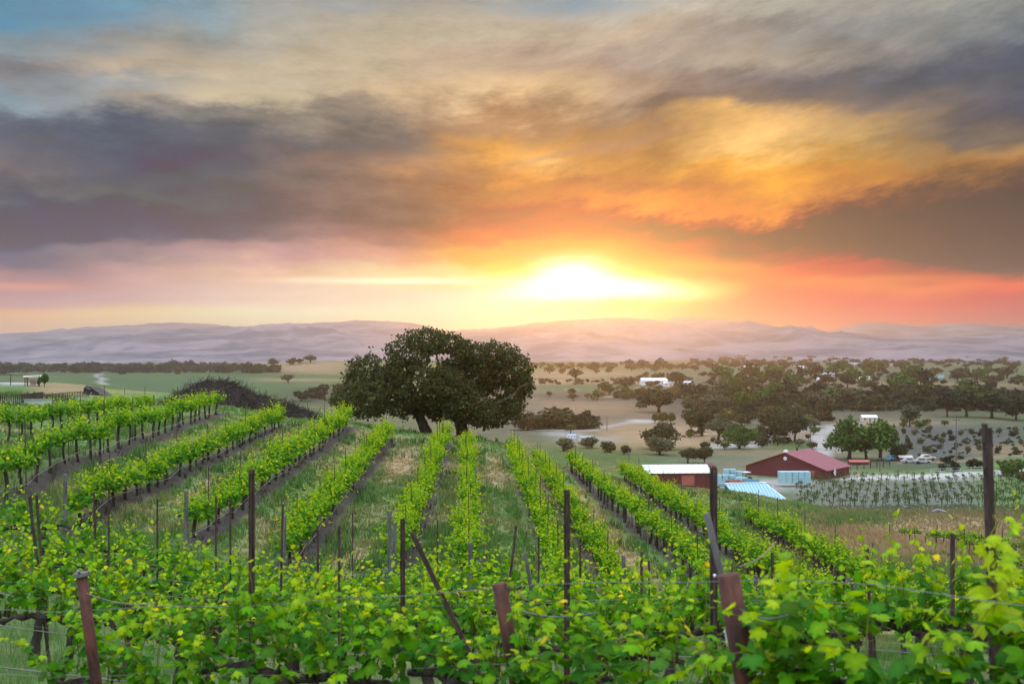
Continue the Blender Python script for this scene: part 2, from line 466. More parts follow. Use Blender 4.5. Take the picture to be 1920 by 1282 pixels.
# ------------------------------------------------------------------ ground colour (what grows or lies there)
GRASS = np.array((0.110, 0.185, 0.058)); DRY = np.array((0.36, 0.25, 0.155)); SOIL = np.array((0.085, 0.068, 0.066))
TAN = np.array((0.30, 0.215, 0.130)); GRAVEL = np.array((0.42, 0.41, 0.40)); FIELD = np.array((0.055, 0.11, 0.045)); SCRUB = np.array((0.055, 0.062, 0.045))
ZONES = [   # u, v, half width, half height in the photo, colour, strength, nearest and farthest distance
    (1250, 760, 560, 60, np.array((0.165, 0.125, 0.10)), 0.85, 150, 1400), (320, 722, 340, 24, FIELD, 0.95, 500, 2600), (186, 712, 7, 22, GRAVEL * 0.8, 0.8, 500, 2600), (300, 692, 360, 8, SCRUB, 0.8, 900, 5000),
    (575, 688, 85, 11, TAN, 0.9, 900, 2500), (560, 712, 90, 3, TAN, 0.8, 500, 2500), (590, 745, 70, 14, SCRUB, 0.8, 300, 1200),
    (1100, 702, 110, 9, TAN, 0.9, 500, 4000), (1110, 727, 130, 5, FIELD * 1.2, 0.9, 400, 3000), (1120, 716, 140, 4, TAN * 1.15, 0.9, 400, 3000),
    (1130, 742, 200, 7, SCRUB, 0.7, 300, 2000), (1130, 765, 110, 14, TAN * 0.8, 0.9, 300, 1200), (1000, 800, 100, 20, SCRUB * 1.5, 0.7, 160, 800),
    (1260, 815, 150, 25, TAN * 1.0, 0.95, 200, 900), (1200, 789, 25, 3, GRAVEL, 0.9, 300, 900), (1375, 834, 45, 5, GRAVEL, 0.9, 200, 700), (1060, 812, 40, 4, GRAVEL * 0.8, 0.7, 200, 700),
    (1470, 815, 100, 10, GRAVEL * 0.75, 0.7, 250, 700), (1545, 832, 28, 9, GRAVEL, 0.9, 200, 700), (1500, 812, 60, 10, TAN * 0.8, 0.8, 200, 700), (1380, 850, 120, 10, SCRUB * 1.8, 0.6, 200, 700), (1440, 795, 110, 12, SCRUB * 1.8, 0.7, 200, 700), (1100, 822, 60, 6, GRAVEL * 0.7, 0.6, 200, 700),
    (1620, 745, 420, 32, SCRUB, 0.85, 350, 1500), (1700, 722, 240, 6, TAN * 0.8, 0.8, 500, 2000), (1680, 797, 110, 6, TAN, 0.85, 300, 800), (1540, 690, 420, 22, SCRUB * 1.9, 0.7, 900, 5000),
    (1800, 835, 150, 42, np.array((0.095, 0.10, 0.10)), 0.9, 240, 700), (1880, 842, 70, 9, TAN * 0.8, 0.9, 240, 600), (1900, 870, 90, 16, GRASS * 1.1, 0.8, 240, 500),
    (1330, 862, 120, 9, FIELD * 1.25, 0.95, 200, 500), (1470, 848, 130, 6, TAN * 0.8, 0.7, 200, 500), (1430, 908, 110, 12, GRAVEL * 0.9, 0.9, 200, 330), (1730, 893, 150, 7, GRAVEL, 0.95, 200, 400),
    (1440, 872, 190, 20, np.array((0.17, 0.165, 0.12)), 0.8, 200, 500), (1690, 928, 235, 30, np.array((0.135, 0.15, 0.125)), 0.95, 180, 330), (1900, 915, 70, 40, GRASS * 0.9, 0.8, 190, 330), (1700, 884, 110, 4, GRASS * 0.9, 0.8, 200, 400),
    (1720, 1010, 230, 48, TAN * 1.05, 0.95, 48, 190), (1610, 975, 70, 12, GRASS * 0.9, 0.85, 60, 170), (1540, 1030, 80, 30, DRY * 0.8, 0.7, 48, 120), (1470, 960, 60, 14, GRASS * 1.2, 0.6, 75, 140),
    (35, 735, 45, 14, GRASS * 0.8, 0.9, 85, 170), (120, 730, 60, 16, TAN * 0.9, 0.8, 80, 170), (30, 720, 40, 3, GRAVEL, 0.7, 120, 200),
]
TRACKS = [([(1330, 840), (1400, 833), (1450, 819), (1520, 801), (1610, 793)], 2.2, GRAVEL * 0.8), ([(1015, 806), (1100, 808), (1180, 791), (1225, 788)], 2.0, GRAVEL * 0.75), ([(1540, 858), (1546, 834), (1528, 820), (1560, 801)], 2.4, GRAVEL * 0.9),
          ([(1000, 747), (1110, 745), (1230, 741)], 2.5, TAN * 1.2), ([(1600, 898), (1720, 893), (1860, 887), (1960, 884)], 3.0, GRAVEL), ([(1230, 800), (1300, 806), (1345, 828)], 1.6, TAN * 1.2), ([(1700, 868), (1790, 866), (1850, 858), (1940, 856)], 1.8, TAN), ([(1010, 731), (1130, 729), (1290, 724)], 3.0, TAN * 1.2)]
TRACKW = [([ground_at(u, v, 150)[:2] for u, v in pl], w_, c_) for pl, w_, c_ in TRACKS]
def ground_tint(x, y, z):
    u = np.where(y > 0.5, 960 + F * x / np.maximum(y, 0.5), 1e5); v = np.where(y > 0.5, VH - F * z / np.maximum(y, 0.5), 1e5)
    r = np.hypot(x, y)
    n1 = fbm(x * 0.11, y * 0.11, 4, 21); n2 = fbm(x * 0.6, y * 0.6, 3, 5); n3 = fbm(x * 0.02, y * 0.02, 4, 31)
    k = np.clip(-0.06 + 0.9 * n1 + 0.5 * n2 + 0.4 * n3, 0, 1)[:, None]
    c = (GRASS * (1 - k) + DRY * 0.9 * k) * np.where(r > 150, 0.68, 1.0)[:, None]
    wu = u + 14 * fbm(x * 0.02 + 40, y * 0.02, 3, 77) * (r > 150); wv = v + 3.0 * fbm(x * 0.015, y * 0.015 + 9, 3, 78) * (r > 150)
    for (zu, zv, hu, hv, zc, zk, y0, y1) in ZONES:
        e = ((wu - zu) / hu) ** 4 + ((wv - zv) / hv) ** 4
        m = (zk * np.exp(-e * 0.9) * ((y > y0) & (y < y1)))[:, None]
        c = c * (1 - m) + (zc * (1 + 0.18 * n2[:, None] * (r < 400)[:, None] + 0.16 * n3[:, None])) * m
    far = np.nonzero((y > 150) & (y < 1600))[0]
    if len(far):
        fx, fy = x[far], y[far]
        for pl, tw, tc_ in TRACKW:
            dmin = np.full(len(far), 1e9)
            for a, b in zip(pl[:-1], pl[1:]):
                dx, dy = b[0] - a[0], b[1] - a[1]; t = np.clip(((fx - a[0]) * dx + (fy - a[1]) * dy) / (dx * dx + dy * dy), 0, 1)
                dmin = np.minimum(dmin, np.hypot(fx - a[0] - t * dx, fy - a[1] - t * dy))
            m = (0.85 * (1 - sstep(dmin + 0.8 * n2[far], tw * 0.7, tw * 1.6)))[:, None]
            c[far] = c[far] * (1 - m) + tc_ * m
    # mown alleys and sprayed soil strips along the vine rows
    for i, (p, q, h) in enumerate(ROWL):
        dv = q - p; L = np.hypot(*dv); dv = dv / L; nv = np.array((dv[1], -dv[0]))
        s_ = (x - p[0]) * dv[0] + (y - p[1]) * dv[1]; t_ = (x - p[0]) * nv[0] + (y - p[1]) * nv[1]
        inr = sstep(s_, -4, 0) * (1 - sstep(s_, L, L + 3))
        wob = 0.12 * lattice_noise(s_ * 0.5, s_ * 0 + i, 4)
        soft = 0.16 * n2
        al = inr * np.exp(-(((t_ - 1.75 + wob) / 0.55) ** 4)) * np.clip(0.35 + 0.9 * lattice_noise(s_ * 0.09, s_ * 0 + 3 * i, 8), 0, 1)
        ak = (0.8, 0.35)[i % 2]
        c = c * (1 - al[:, None] * ak) + DRY * 1.1 * (al[:, None] * ak)
        so = inr * (1 - sstep(np.abs(t_ - 0.12 + wob + soft), 0.32, 0.60))
        c = c * (1 - so[:, None] * 0.95) + SOIL * (1 + 0.25 * n2[:, None]) * (so[:, None] * 0.88)
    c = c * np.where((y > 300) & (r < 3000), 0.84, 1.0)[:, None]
    return np.clip(c, 0.01, 0.9)

# ------------------------------------------------------------------ materials for land
def new_mat(name):
    m = bpy.data.materials.new(name); m.use_nodes = True
    m.node_tree.nodes.clear()
    return m, NT(m.node_tree)
def finish(n, shader, vol=None):
    o = n.new('ShaderNodeOutputMaterial')
    if shader is not None: n.t.links.new(shader, o.inputs[0])
    if vol is not None: n.t.links.new(vol, o.inputs[1])
def principled(n, base, rough=0.8, spec=0.3, normal=None, metal=0.0):
    b = n.new('ShaderNodeBsdfPrincipled')
    n.put(b.inputs['Base Color'], base); n.put(b.inputs['Roughness'], rough)
    n.put(b.inputs['Specular IOR Level'], spec); n.put(b.inputs['Metallic'], metal)
    if normal is not None: n.put(b.inputs['Normal'], normal)
    return b.outputs[0]
def bump(n, h, strength=0.4, dist=0.05):
    b = n.new('ShaderNodeBump'); n.put(b.inputs['Height'], h)
    b.inputs['Strength'].default_value = strength; b.inputs['Distance'].default_value = dist
    return b.outputs[0]
def tint(n):
    return n.new('ShaderNodeVertexColor', layer_name="tint").outputs[0]
def obj_pos(n):
    return n.new('ShaderNodeTexCoord').outputs['Object']

m_ground, n = new_mat("ground")
pos = n.new('ShaderNodeNewGeometry').outputs['Position']
f1 = n.noise(pos, 1.7, 5, 0.65); f2 = n.noise(pos, 14.0, 4, 0.7); f3 = n.noise(pos, 0.12, 5, 0.6)
k = n.m('ADD', n.m('MULTIPLY', n.m('SUBTRACT', f1, 0.5), 0.9), n.m('ADD', n.m('MULTIPLY', n.m('SUBTRACT', f2, 0.5), 1.1), n.m('ADD', 1.0, n.m('MULTIPLY', n.m('SUBTRACT', f3, 0.5), 0.7))))
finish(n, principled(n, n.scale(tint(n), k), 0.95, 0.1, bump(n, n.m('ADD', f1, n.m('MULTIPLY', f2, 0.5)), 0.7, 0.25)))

# ------------------------------------------------------------------ ground sheet: rings round the viewer's hill, finer where the hill is looked at
th = [0.0]
while th[-1] < math.pi:
    t = th[-1]
    th.append(t + (0.0034 if t < 0.44 else 0.0034 + (t - 0.44) * 0.06))
th = np.array(th[:-1]); TH = np.r_[-th[:0:-1], th]
rr = [0.35]
while rr[-1] < 11000:
    r_ = rr[-1]
    g = 0.10 if r_ < 3 else 0.03 if r_ < 22 else 0.0085 if r_ < 135 else 0.0125 if r_ < 700 else 0.025
    rr.append(r_ * (1 + g))
RR = np.array(rr)
T2, R2 = np.meshgrid(TH, RR)
X = (R2 * np.sin(T2)).ravel(); Y = (R2 * np.cos(T2)).ravel()
Z = ground_z(X, Y)
nt_, nr_ = len(TH), len(RR)
ii = np.arange(nr_ - 1)[:, None] * nt_; jj = np.arange(nt_)[None]
j2 = (jj + 1) % nt_
quads = np.stack([ii + jj, ii + nt_ + jj, ii + nt_ + j2, ii + j2], -1).reshape(-1, 4)[:, ::-1]
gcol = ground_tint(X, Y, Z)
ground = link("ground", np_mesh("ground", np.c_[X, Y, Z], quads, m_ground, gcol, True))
tag(ground, "vineyard hillside of grass and bare soil falling to a dry farmed valley", "ground", kind="structure")

# ------------------------------------------------------------------ hills on the skyline
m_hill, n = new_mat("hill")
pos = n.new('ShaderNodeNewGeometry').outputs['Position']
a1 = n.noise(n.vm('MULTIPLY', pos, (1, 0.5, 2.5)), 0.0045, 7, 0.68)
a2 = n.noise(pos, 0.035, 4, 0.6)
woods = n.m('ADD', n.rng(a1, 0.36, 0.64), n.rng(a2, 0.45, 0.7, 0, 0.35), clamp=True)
finish(n, principled(n, n.mix(woods, (0.24, 0.215, 0.25), (0.085, 0.095, 0.13)), 1.0, 0.0))  # blue-lilac cast of distant haze is painted into both land colours
def ridge(name, label, prof, D, front, back, base, rough=0.12, seed=0, trees=7.0):
    D *= 1.4; front *= 1.4; back *= 1.2
    us = np.arange(prof[0][0], prof[-1][0] + 1, 3.0)
    vs = np.interp(us, [p[0] for p in prof], [p[1] for p in prof])
    ker = np.hanning(9); ker /= ker.sum()
    vs = np.convolve(np.pad(vs, 4, mode='edge'), ker, 'valid')
    xs = (us - 960) / F * D
    zc = -(vs - VH) / F * D + trees * np.abs(fbm(xs * 0.02, xs * 0 + seed, 4, seed)) 
    ts = np.r_[np.linspace(-1, 0, 60), np.linspace(0, 1, 14)[1:]]
    XX, TT = np.meshgrid(xs, ts)
    ZC = np.broadcast_to(zc, XX.shape)
    YY = D + np.where(TT < 0, TT * front, TT * back)
    s_ = np.clip(1 - np.abs(TT), 0, 1)
    prof_ = s_ ** 1.15
    spur = 1 - np.abs(fbm(XX / 420 + 0.5 * fbm(YY / 500, XX / 700, 2, seed + 5), YY / 1500, 4, seed + 1))
    ero = (spur - 0.72) * 1.5 + 0.35 * fbm(XX / 130, YY / 200, 4, seed + 2)
    hz = (ZC - base) * np.clip(prof_ + ero * rough * 4 * (s_ * (1 - s_)), 0, 1.0)
    ZZ = base + hz
    YY = YY + 120 * fbm(XX / 300, TT * 2, 3, seed + 3)
    a, b = XX.shape
    i_ = np.arange(a - 1)[:, None] * b; j_ = np.arange(b - 1)[None]
    q = np.stack([i_ + j_, i_ + j_ + 1, i_ + b + j_ + 1, i_ + b + j_], -1).reshape(-1, 4)
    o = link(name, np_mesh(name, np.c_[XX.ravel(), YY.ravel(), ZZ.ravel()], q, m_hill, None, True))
    return tag(o, label, "hills", kind="structure")
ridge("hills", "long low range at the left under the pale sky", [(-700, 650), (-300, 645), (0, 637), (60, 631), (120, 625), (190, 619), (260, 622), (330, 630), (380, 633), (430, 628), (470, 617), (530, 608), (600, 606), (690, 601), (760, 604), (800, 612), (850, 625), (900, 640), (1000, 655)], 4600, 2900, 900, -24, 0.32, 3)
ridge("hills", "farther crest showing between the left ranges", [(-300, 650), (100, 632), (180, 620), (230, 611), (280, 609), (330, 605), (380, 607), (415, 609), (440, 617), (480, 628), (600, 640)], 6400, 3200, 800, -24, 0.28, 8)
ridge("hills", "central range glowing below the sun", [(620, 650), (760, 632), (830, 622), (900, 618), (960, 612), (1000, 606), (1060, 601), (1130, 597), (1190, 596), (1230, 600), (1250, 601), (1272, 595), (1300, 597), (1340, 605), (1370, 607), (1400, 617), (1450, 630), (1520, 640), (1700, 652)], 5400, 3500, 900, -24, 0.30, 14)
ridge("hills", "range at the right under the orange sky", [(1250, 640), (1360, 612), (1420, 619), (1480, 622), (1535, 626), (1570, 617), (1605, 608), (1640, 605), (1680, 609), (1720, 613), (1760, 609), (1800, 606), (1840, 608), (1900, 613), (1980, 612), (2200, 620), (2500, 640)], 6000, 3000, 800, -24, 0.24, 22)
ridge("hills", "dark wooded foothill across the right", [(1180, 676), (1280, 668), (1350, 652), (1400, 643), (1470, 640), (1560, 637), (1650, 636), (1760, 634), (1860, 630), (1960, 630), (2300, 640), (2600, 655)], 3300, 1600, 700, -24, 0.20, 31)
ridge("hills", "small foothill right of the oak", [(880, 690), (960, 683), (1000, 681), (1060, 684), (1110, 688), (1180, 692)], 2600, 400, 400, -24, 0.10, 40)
# ------------------------------------------------------------------ plant and wood materials
def leaf_mat(name, trans=0.45, gain=1.0, rough=0.42, spec=0.45, vary=0.25, tcol=(1.7, 1.5, 0.5)):
    m, n = new_mat(name)
    t = tint(n)
    rnd = n.new('ShaderNodeObjectInfo').outputs['Random']
    t = n.mix(n.m('MULTIPLY', rnd, vary), t, n.vm('MULTIPLY', t, (1.55, 1.15, 0.8)))
    t = n.scale(t, gain)
    a = principled(n, t, rough, spec)
    b = n.new('ShaderNodeBsdfTranslucent')
    n.put(b.inputs[0], n.vm('MULTIPLY', t, tcol))
    s = n.new('ShaderNodeMixShader'); s.inputs[0].default_value = trans
    n.t.links.new(a, s.inputs[1]); n.t.links.new(b.outputs[0], s.inputs[2])
    finish(n, s.outputs[0])
    return m
m_vine_leaf = leaf_mat("vine_leaf", 0.42, 1.15, 0.55, 0.10)
m_oak_leaf = leaf_mat("oak_leaf", 0.28, 1.0, 0.7, 0.15, 0.0, (1.5, 1.4, 0.9))
m_tree_leaf = leaf_mat("tree_leaf", 0.15, 1.0, 0.8, 0.1, 0.35, (1.4, 1.4, 0.9))
m_grass_leaf = leaf_mat("grass_blade", 0.35, 1.0, 0.7, 0.15, 0.0, (1.3, 1.3, 0.9))
def wood_mat(name, a, b, scale=9.0, stretch=(1, 1, 0.12), rough=0.85, spec=0.2, bmp=0.6, dist=0.02):
    m, n = new_mat(name)
    p = n.vm('MULTIPLY', obj_pos(n), stretch)
    f = n.noise(p, scale, 6, 0.65); g = n.noise(obj_pos(n), scale * 0.35, 3, 0.6)
    c = n.mix(n.rng(n.m('ADD', n.m('MULTIPLY', f, 0.7), n.m('MULTIPLY', g, 0.3)), 0.35, 0.65), a, b)
    finish(n, principled(n, c, rough, spec, bump(n, f, bmp, dist)))
    return m
m_vine_wood = wood_mat("vine_bark", (0.020, 0.015, 0.013), (0.075, 0.058, 0.047), 30)
m_bark = wood_mat("tree_bark", (0.030, 0.022, 0.017), (0.10, 0.075, 0.058), 4, (1, 1, 0.2))
m_rust = wood_mat("rusty_steel", (0.030, 0.013, 0.010), (0.115, 0.038, 0.024), 22, (1, 1, 0.35), 0.75, 0.35, 0.35, 0.005)
m_greywood = wood_mat("weathered_wood", (0.065, 0.062, 0.062), (0.17, 0.16, 0.15), 14, (1, 1, 0.08))
m_darksteel = wood_mat("dark_steel", (0.024, 0.016, 0.015), (0.085, 0.048, 0.040), 25, (1, 1, 0.3), 0.7, 0.3, 0.3, 0.004)
m_wire, n = new_mat("wire"); finish(n, principled(n, n.mix(n.noise(obj_pos(n), 30, 3), (0.10, 0.10, 0.105), (0.28, 0.28, 0.29)), 0.45, 0.5, None, 0.7))
m_hose, n = new_mat("drip_hose"); finish(n, principled(n, n.mix(n.noise(obj_pos(n), 3, 3), (0.03, 0.03, 0.032), (0.34, 0.31, 0.28)), 0.6, 0.3))
m_tag, n = new_mat("white_tag"); finish(n, principled(n, n.mix(n.noise(obj_pos(n), 60, 3), (0.55, 0.58, 0.62), (0.75, 0.77, 0.8)), 0.5, 0.4))

# ------------------------------------------------------------------ leaves
def _tpl(points, centre):
    v = np.array([centre] + points, float)
    v = np.c_[v[:, 0], v[:, 1], -0.30 * np.abs(v[:, 0]) ** 1.3 - 0.30 * (v[:, 1] - 0.35) ** 2]
    k = len(points)
    return v, np.array([(0, 1 + i, 1 + (i + 1) % k) for i in range(k)])
_h = [(-0.12, -0.10), (-0.40, -0.08), (-0.60, 0.22), (-0.42, 0.36), (-0.50, 0.70), (-0.20, 0.68)]
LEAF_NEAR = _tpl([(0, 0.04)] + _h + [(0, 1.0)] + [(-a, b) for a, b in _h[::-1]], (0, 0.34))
LEAF_MID = _tpl([(0, 0), (-0.52, 0.18), (-0.42, 0.66), (0, 1), (0.42, 0.66), (0.52, 0.18)], (0, 0.42))
LEAF_FAR = (np.array([(0, 0, 0), (-0.5, 0.5, -0.12), (0, 1, 0), (0.5, 0.5, -0.12)], float), np.array([(0, 1, 2), (0, 2, 3)]))
_leaf_rng = np.random.default_rng(8)
def leaf_cloud(pos, nrm, tip, size, col, tpl):
    V, T = tpl
    pos = np.asarray(pos, float); t = np.asarray(tip, float); nr = np.asarray(nrm, float)
    t = t / (np.linalg.norm(t, axis=1, keepdims=True) + 1e-9)
    nr = nr - t * (nr * t).sum(1, keepdims=True)
    nr = nr / (np.linalg.norm(nr, axis=1, keepdims=True) + 1e-9)
    lat = np.cross(t, nr)
    s = np.asarray(size, float)[:, None, None]
    curl = _leaf_rng.uniform(-0.5, 2.6, (len(pos), 1)); sk = _leaf_rng.normal(0, 0.22, (len(pos), 1)); wdt = _leaf_rng.uniform(0.8, 1.1, (len(pos), 1))
    vx = V[None, :, 0] * wdt; vy = V[None, :, 1] + 0 * sk; vz = V[None, :, 2] * curl + sk * V[None, :, 0] * V[None, :, 1]
    P = pos[:, None] + s * (vx[..., None] * lat[:, None] + vy[..., None] * t[:, None] + vz[..., None] * nr[:, None])
    k = len(V)
    tris = (np.arange(len(pos))[:, None, None] * k + T[None]).reshape(-1, 3)
    shade = np.ones(k)
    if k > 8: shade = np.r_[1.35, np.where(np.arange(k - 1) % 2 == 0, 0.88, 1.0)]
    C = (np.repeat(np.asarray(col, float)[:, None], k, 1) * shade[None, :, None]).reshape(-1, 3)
    return P.reshape(-1, 3), tris, C
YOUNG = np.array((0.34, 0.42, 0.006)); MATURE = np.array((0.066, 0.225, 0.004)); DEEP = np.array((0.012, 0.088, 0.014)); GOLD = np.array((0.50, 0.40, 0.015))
def vine_foliage(rg, L, near, h0=0.85, top=1.6, n_shoot=13, node=0.07, bush=0.26, size=(0.06, 0.135)):
    pos = []; nrm = []; tip = []; siz = []; col = []; stems = MB()
    for k in range(n_shoot):
        x = (k + 0.5 + rg.uniform(-0.45, 0.45)) / n_shoot * L - L / 2
        ln = (top - h0) * rg.uniform(0.62, 1.12)
        side = rg.normal(0, bush)
        p = np.array((x, rg.normal(0, 0.03), h0 + rg.uniform(-0.03, 0.06)))
        dirv = np.array((rg.normal(0, 0.22), side, 1.0)); 
        if k % 5 == 4:                                   # a few shoots sag below the cordon
            dirv = np.array((rg.normal(0, 0.5), np.sign(side) * rg.uniform(0.5, 0.9), rg.uniform(-0.1, 0.35))); ln *= 0.6
        dirv /= np.linalg.norm(dirv)
        m = max(4, int(ln / node)); pts = [p.copy()]
        sgn = 1
        for i in range(m):
            t = (i + 1) / m
            dirv = dirv + np.array((rg.normal(0, 0.07), rg.normal(0, 0.07) + side * 0.08, -0.05 * t * abs(side) * 4)); dirv /= np.linalg.norm(dirv)
            p = p + dirv * (ln / m)
            pts.append(p.copy())
            sgn = -sgn
            reps = 2 if t < 0.75 else 1
            for q_ in range(reps):
                ang = rg.uniform(0, 2 * math.pi)
                out = np.array((math.cos(ang), math.sin(ang) * 1.25 + 0.5 * np.sign(p[1] + 1e-3), 0.0))
                out /= np.linalg.norm(out)
                s_ = (size[1] * (1 - 0.62 * t ** 1.6)) * rg.uniform(0.7, 1.15)
                pet = s_ * rg.uniform(0.35, 0.8)
                pos.append(p + out * pet + np.array((0, 0, rg.uniform(-0.02, 0.03))))
                tip.append(out * rg.uniform(0.3, 1.0) + np.array((0, 0, rg.uniform(-1.0, 0.15) if t < 0.85 else rg.uniform(-0.3, 0.9))))
                nrm.append(out * rg.uniform(0.1, 1.0) + np.array((rg.normal(0, 0.35), rg.normal(0, 0.35), rg.uniform(0.2, 1.1))))
                siz.append(s_)
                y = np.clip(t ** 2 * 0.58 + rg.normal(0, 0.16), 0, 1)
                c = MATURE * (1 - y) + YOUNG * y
                if t < 0.6 and rg.random() < 0.65: c = c * 0.35 + DEEP * 0.65  # older leaves low down, with canopy self-shadow painted into their darker tint
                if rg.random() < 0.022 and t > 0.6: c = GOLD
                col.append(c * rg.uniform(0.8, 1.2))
        if near:
            stems.tube(pts, [0.0045 * (1 - 0.6 * i / len(pts)) for i in range(len(pts))], 4, False, (0.16, 0.17, 0.03))
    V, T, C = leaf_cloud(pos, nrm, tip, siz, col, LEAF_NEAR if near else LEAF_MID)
    if near:
        sv = np.array(stems.v); sf = np.array([q for f in stems.f for q in ((f[0], f[1], f[2]), (f[0], f[2], f[3]))]) + len(V)
        V = np.r_[V, sv]; T = np.r_[T, sf]; C = np.r_[C, np.array(stems.c)]
    return V, T, C
def vine_wood(rg, L, near, h0=0.85):
    trunk = MB(); cord = MB()
    nseg = 9 if near else 5
    ph = rg.uniform(0, 6.28); dx = rg.normal(0, 0.10)
    top = None; pts = []; rad = []
    for i in range(nseg + 1):
        t = i / nseg
        pts.append((dx * math.sin(t * 2.4 + ph) * t ** 0.5 + rg.normal(0, 0.008), 0.06 * math.sin(t * 3.1 + ph) * t + rg.normal(0, 0.008), -0.08 + t * (h0 + 0.06)))
        rad.append((0.062 - 0.018 * t) * rg.uniform(0.85, 1.2) + (0.018 if t > 0.85 else 0))
    trunk.tube(pts, rad, 9 if near else 6)
    tp = pts[-1]
    for sg in (-1, 1):
        m = 10 if near else 5
        cp_ = []; cr_ = []
        for i in range(m + 1):
            t = i / m
            cp_.append((tp[0] * (1 - t) + sg * t * L * 0.52, tp[1] * (1 - t) + rg.normal(0, 0.012), tp[2] - 0.03 + 0.05 * math.sin(t * 3.14) + rg.normal(0, 0.010)))
            cr_.append((0.036 - 0.016 * t) * rg.uniform(0.8, 1.35))
        cord.tube(cp_, cr_, 8 if near else 5)
    if near:                                              # old spurs along the cordon
        for k in range(12):
            x = rg.uniform(-0.5, 0.5) * L
            cord.tube([(x, 0, h0 - 0.02), (x + rg.normal(0, 0.02), rg.normal(0, 0.02), h0 + rg.uniform(0.03, 0.08))], [0.017, 0.010], 5)
    return trunk, cord
NEAR_V = []; MID_V = []
for k in range(7):
    rg = np.random.default_rng(100 + k)
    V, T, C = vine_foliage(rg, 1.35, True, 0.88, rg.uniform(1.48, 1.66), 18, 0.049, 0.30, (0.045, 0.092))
    tr, cd = vine_wood(rg, 1.35, True, 0.86)
    NEAR_V.append((np_mesh("vine_foliage", V, T, m_vine_leaf, C), tr.mesh("vine_trunk", m_vine_wood, True), cd.mesh("vine_cordon", m_vine_wood, True)))
NEAR_B = []
for k in range(3):                                        # older leaves, larger
    rg = np.random.default_rng(160 + k)
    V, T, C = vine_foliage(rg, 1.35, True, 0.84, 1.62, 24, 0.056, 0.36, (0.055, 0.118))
    tr, cd = vine_wood(rg, 1.35, True, 0.86)
    NEAR_B.append((np_mesh("vine_foliage", V, T, m_vine_leaf, C), tr.mesh("vine_trunk", m_vine_wood, True), cd.mesh("vine_cordon", m_vine_wood, True)))
for k in range(7):                                        # the same vine seen from farther off
    rg = np.random.default_rng(200 + k)
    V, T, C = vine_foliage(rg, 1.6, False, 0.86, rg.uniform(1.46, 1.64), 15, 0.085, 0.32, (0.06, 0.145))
    tr, cd = vine_wood(rg, 1.6, False, 0.84)
    MID_V.append((np_mesh("vine_foliage", V, T, m_vine_leaf, C), tr.mesh("vine_trunk", m_vine_wood, True), cd.mesh("vine_cordon", m_vine_wood, True)))
def hill_set(seed, h0, nsh, bush_):
    out = []
    for k in range(8):
        rg = np.random.default_rng(seed + k)
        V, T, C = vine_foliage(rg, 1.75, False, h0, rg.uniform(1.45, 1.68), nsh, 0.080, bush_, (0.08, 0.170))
        tr, cd = vine_wood(rg, 1.75, False, max(h0, 0.72))
        out.append((np_mesh("vine_foliage", V, T, m_vine_leaf, C), tr.mesh("vine_trunk", m_vine_wood, True), cd.mesh("vine_cordon", m_vine_wood, True)))
    return out
HILL_V = hill_set(300, 0.58, 22, 0.42)
TALL_V = hill_set(400, 0.80, 22, 0.36)
def vine(x, y, z, rz, meshes, label, group, sc=(1, 1, 1)):
    o = empty("grapevine", (x, y, z), rz); o.scale = sc
    tag(o, label, "grapevine", group)
    link("foliage", meshes[0], o); link("trunk", meshes[1], o); link("cordon", meshes[2], o)
    return o
def walk(poly, step, start=0.0):
    """points and headings every step metres along a polyline"""
    out = []; acc = start
    for p, q in zip(poly[:-1], poly[1:]):
        p = np.array(p, float); q = np.array(q, float); L = np.linalg.norm(q - p); dv = (q - p) / L
        while acc < L:
            c = p + dv * acc; out.append((c[0], c[1], math.atan2(dv[1], dv[0]))); acc += step
        acc -= L
    return out
def in_view(x, y, z, m=140):
    if y < 1: return False
    return -m < 960 + F * x / y < 1920 + m and VH - F * (z + 1.6) / y < 1282 + 260
# near rows
ROWN = ["nearest row"] + [q + " leafy row from the viewer" for q in ("second", "third", "fourth", "fifth", "sixth")]
vines = []
for i, poly in enumerate(NEAR):
    step = 1.25 if i == 0 else 1.38 if i < 3 else 1.6
    pts = walk(poly, step, 0.95 if i == 0 else 0.3)
    if i == 0:                                           # carry the nearest row on past the right edge
        x, y, a = pts[-1]; pts += [(x + math.cos(a) * step * q_, y + math.sin(a) * step * q_, a) for q_ in (1, 2)]
    c_ = 0
    for k, (x, y, a) in enumerate(pts):
        x += rng.normal(0, 0.05); y += rng.normal(0, 0.05)
        z = gz(x, y)
        if not in_view(x, y, z, 480 if i == 0 else 130): continue
        c_ += 1
        ms = (NEAR_V if i < 3 else MID_V)[rng.integers(7)] if i or x < 1.5 else NEAR_B[k % 3]
        s_ = rng.uniform(0.92, 1.06)
        vines.append((math.hypot(x, y), x, y, z, a + (math.pi if rng.random() < 0.5 else 0) + rng.normal(0, 0.05), ms, nth(c_) + " grapevine from the left in the " + ROWN[i], "vines of the " + ROWN[i], (s_, s_ * 1.05, s_ * rng.uniform(1.04, 1.18) if i else s_ * rng.uniform(0.97, 1.05) * float(np.interp(960 + F * x / y, [0, 600, 900, 1300, 1650, 1800, 1950, 2100], [1.0, 0.96, 0.88, 0.76, 0.68, 0.88, 1.0, 1.08])))))
ROW_TXT = ["uppermost left row below the dark pickets", "left row running up to the brush pile", "row ending at the brush pile's right foot",
           "row ending beside the oak's left crown", "row ending under the oak's left side", "row climbing to the oak's trunk",
           "upright row right of the oak's trunk", "row ending under the oak's right edge", "half hidden row right of the oak",
           "long row topped by bare trunks and posts", "row reaching the white roofed shed", "lowest right row below the blue roofed shed"]
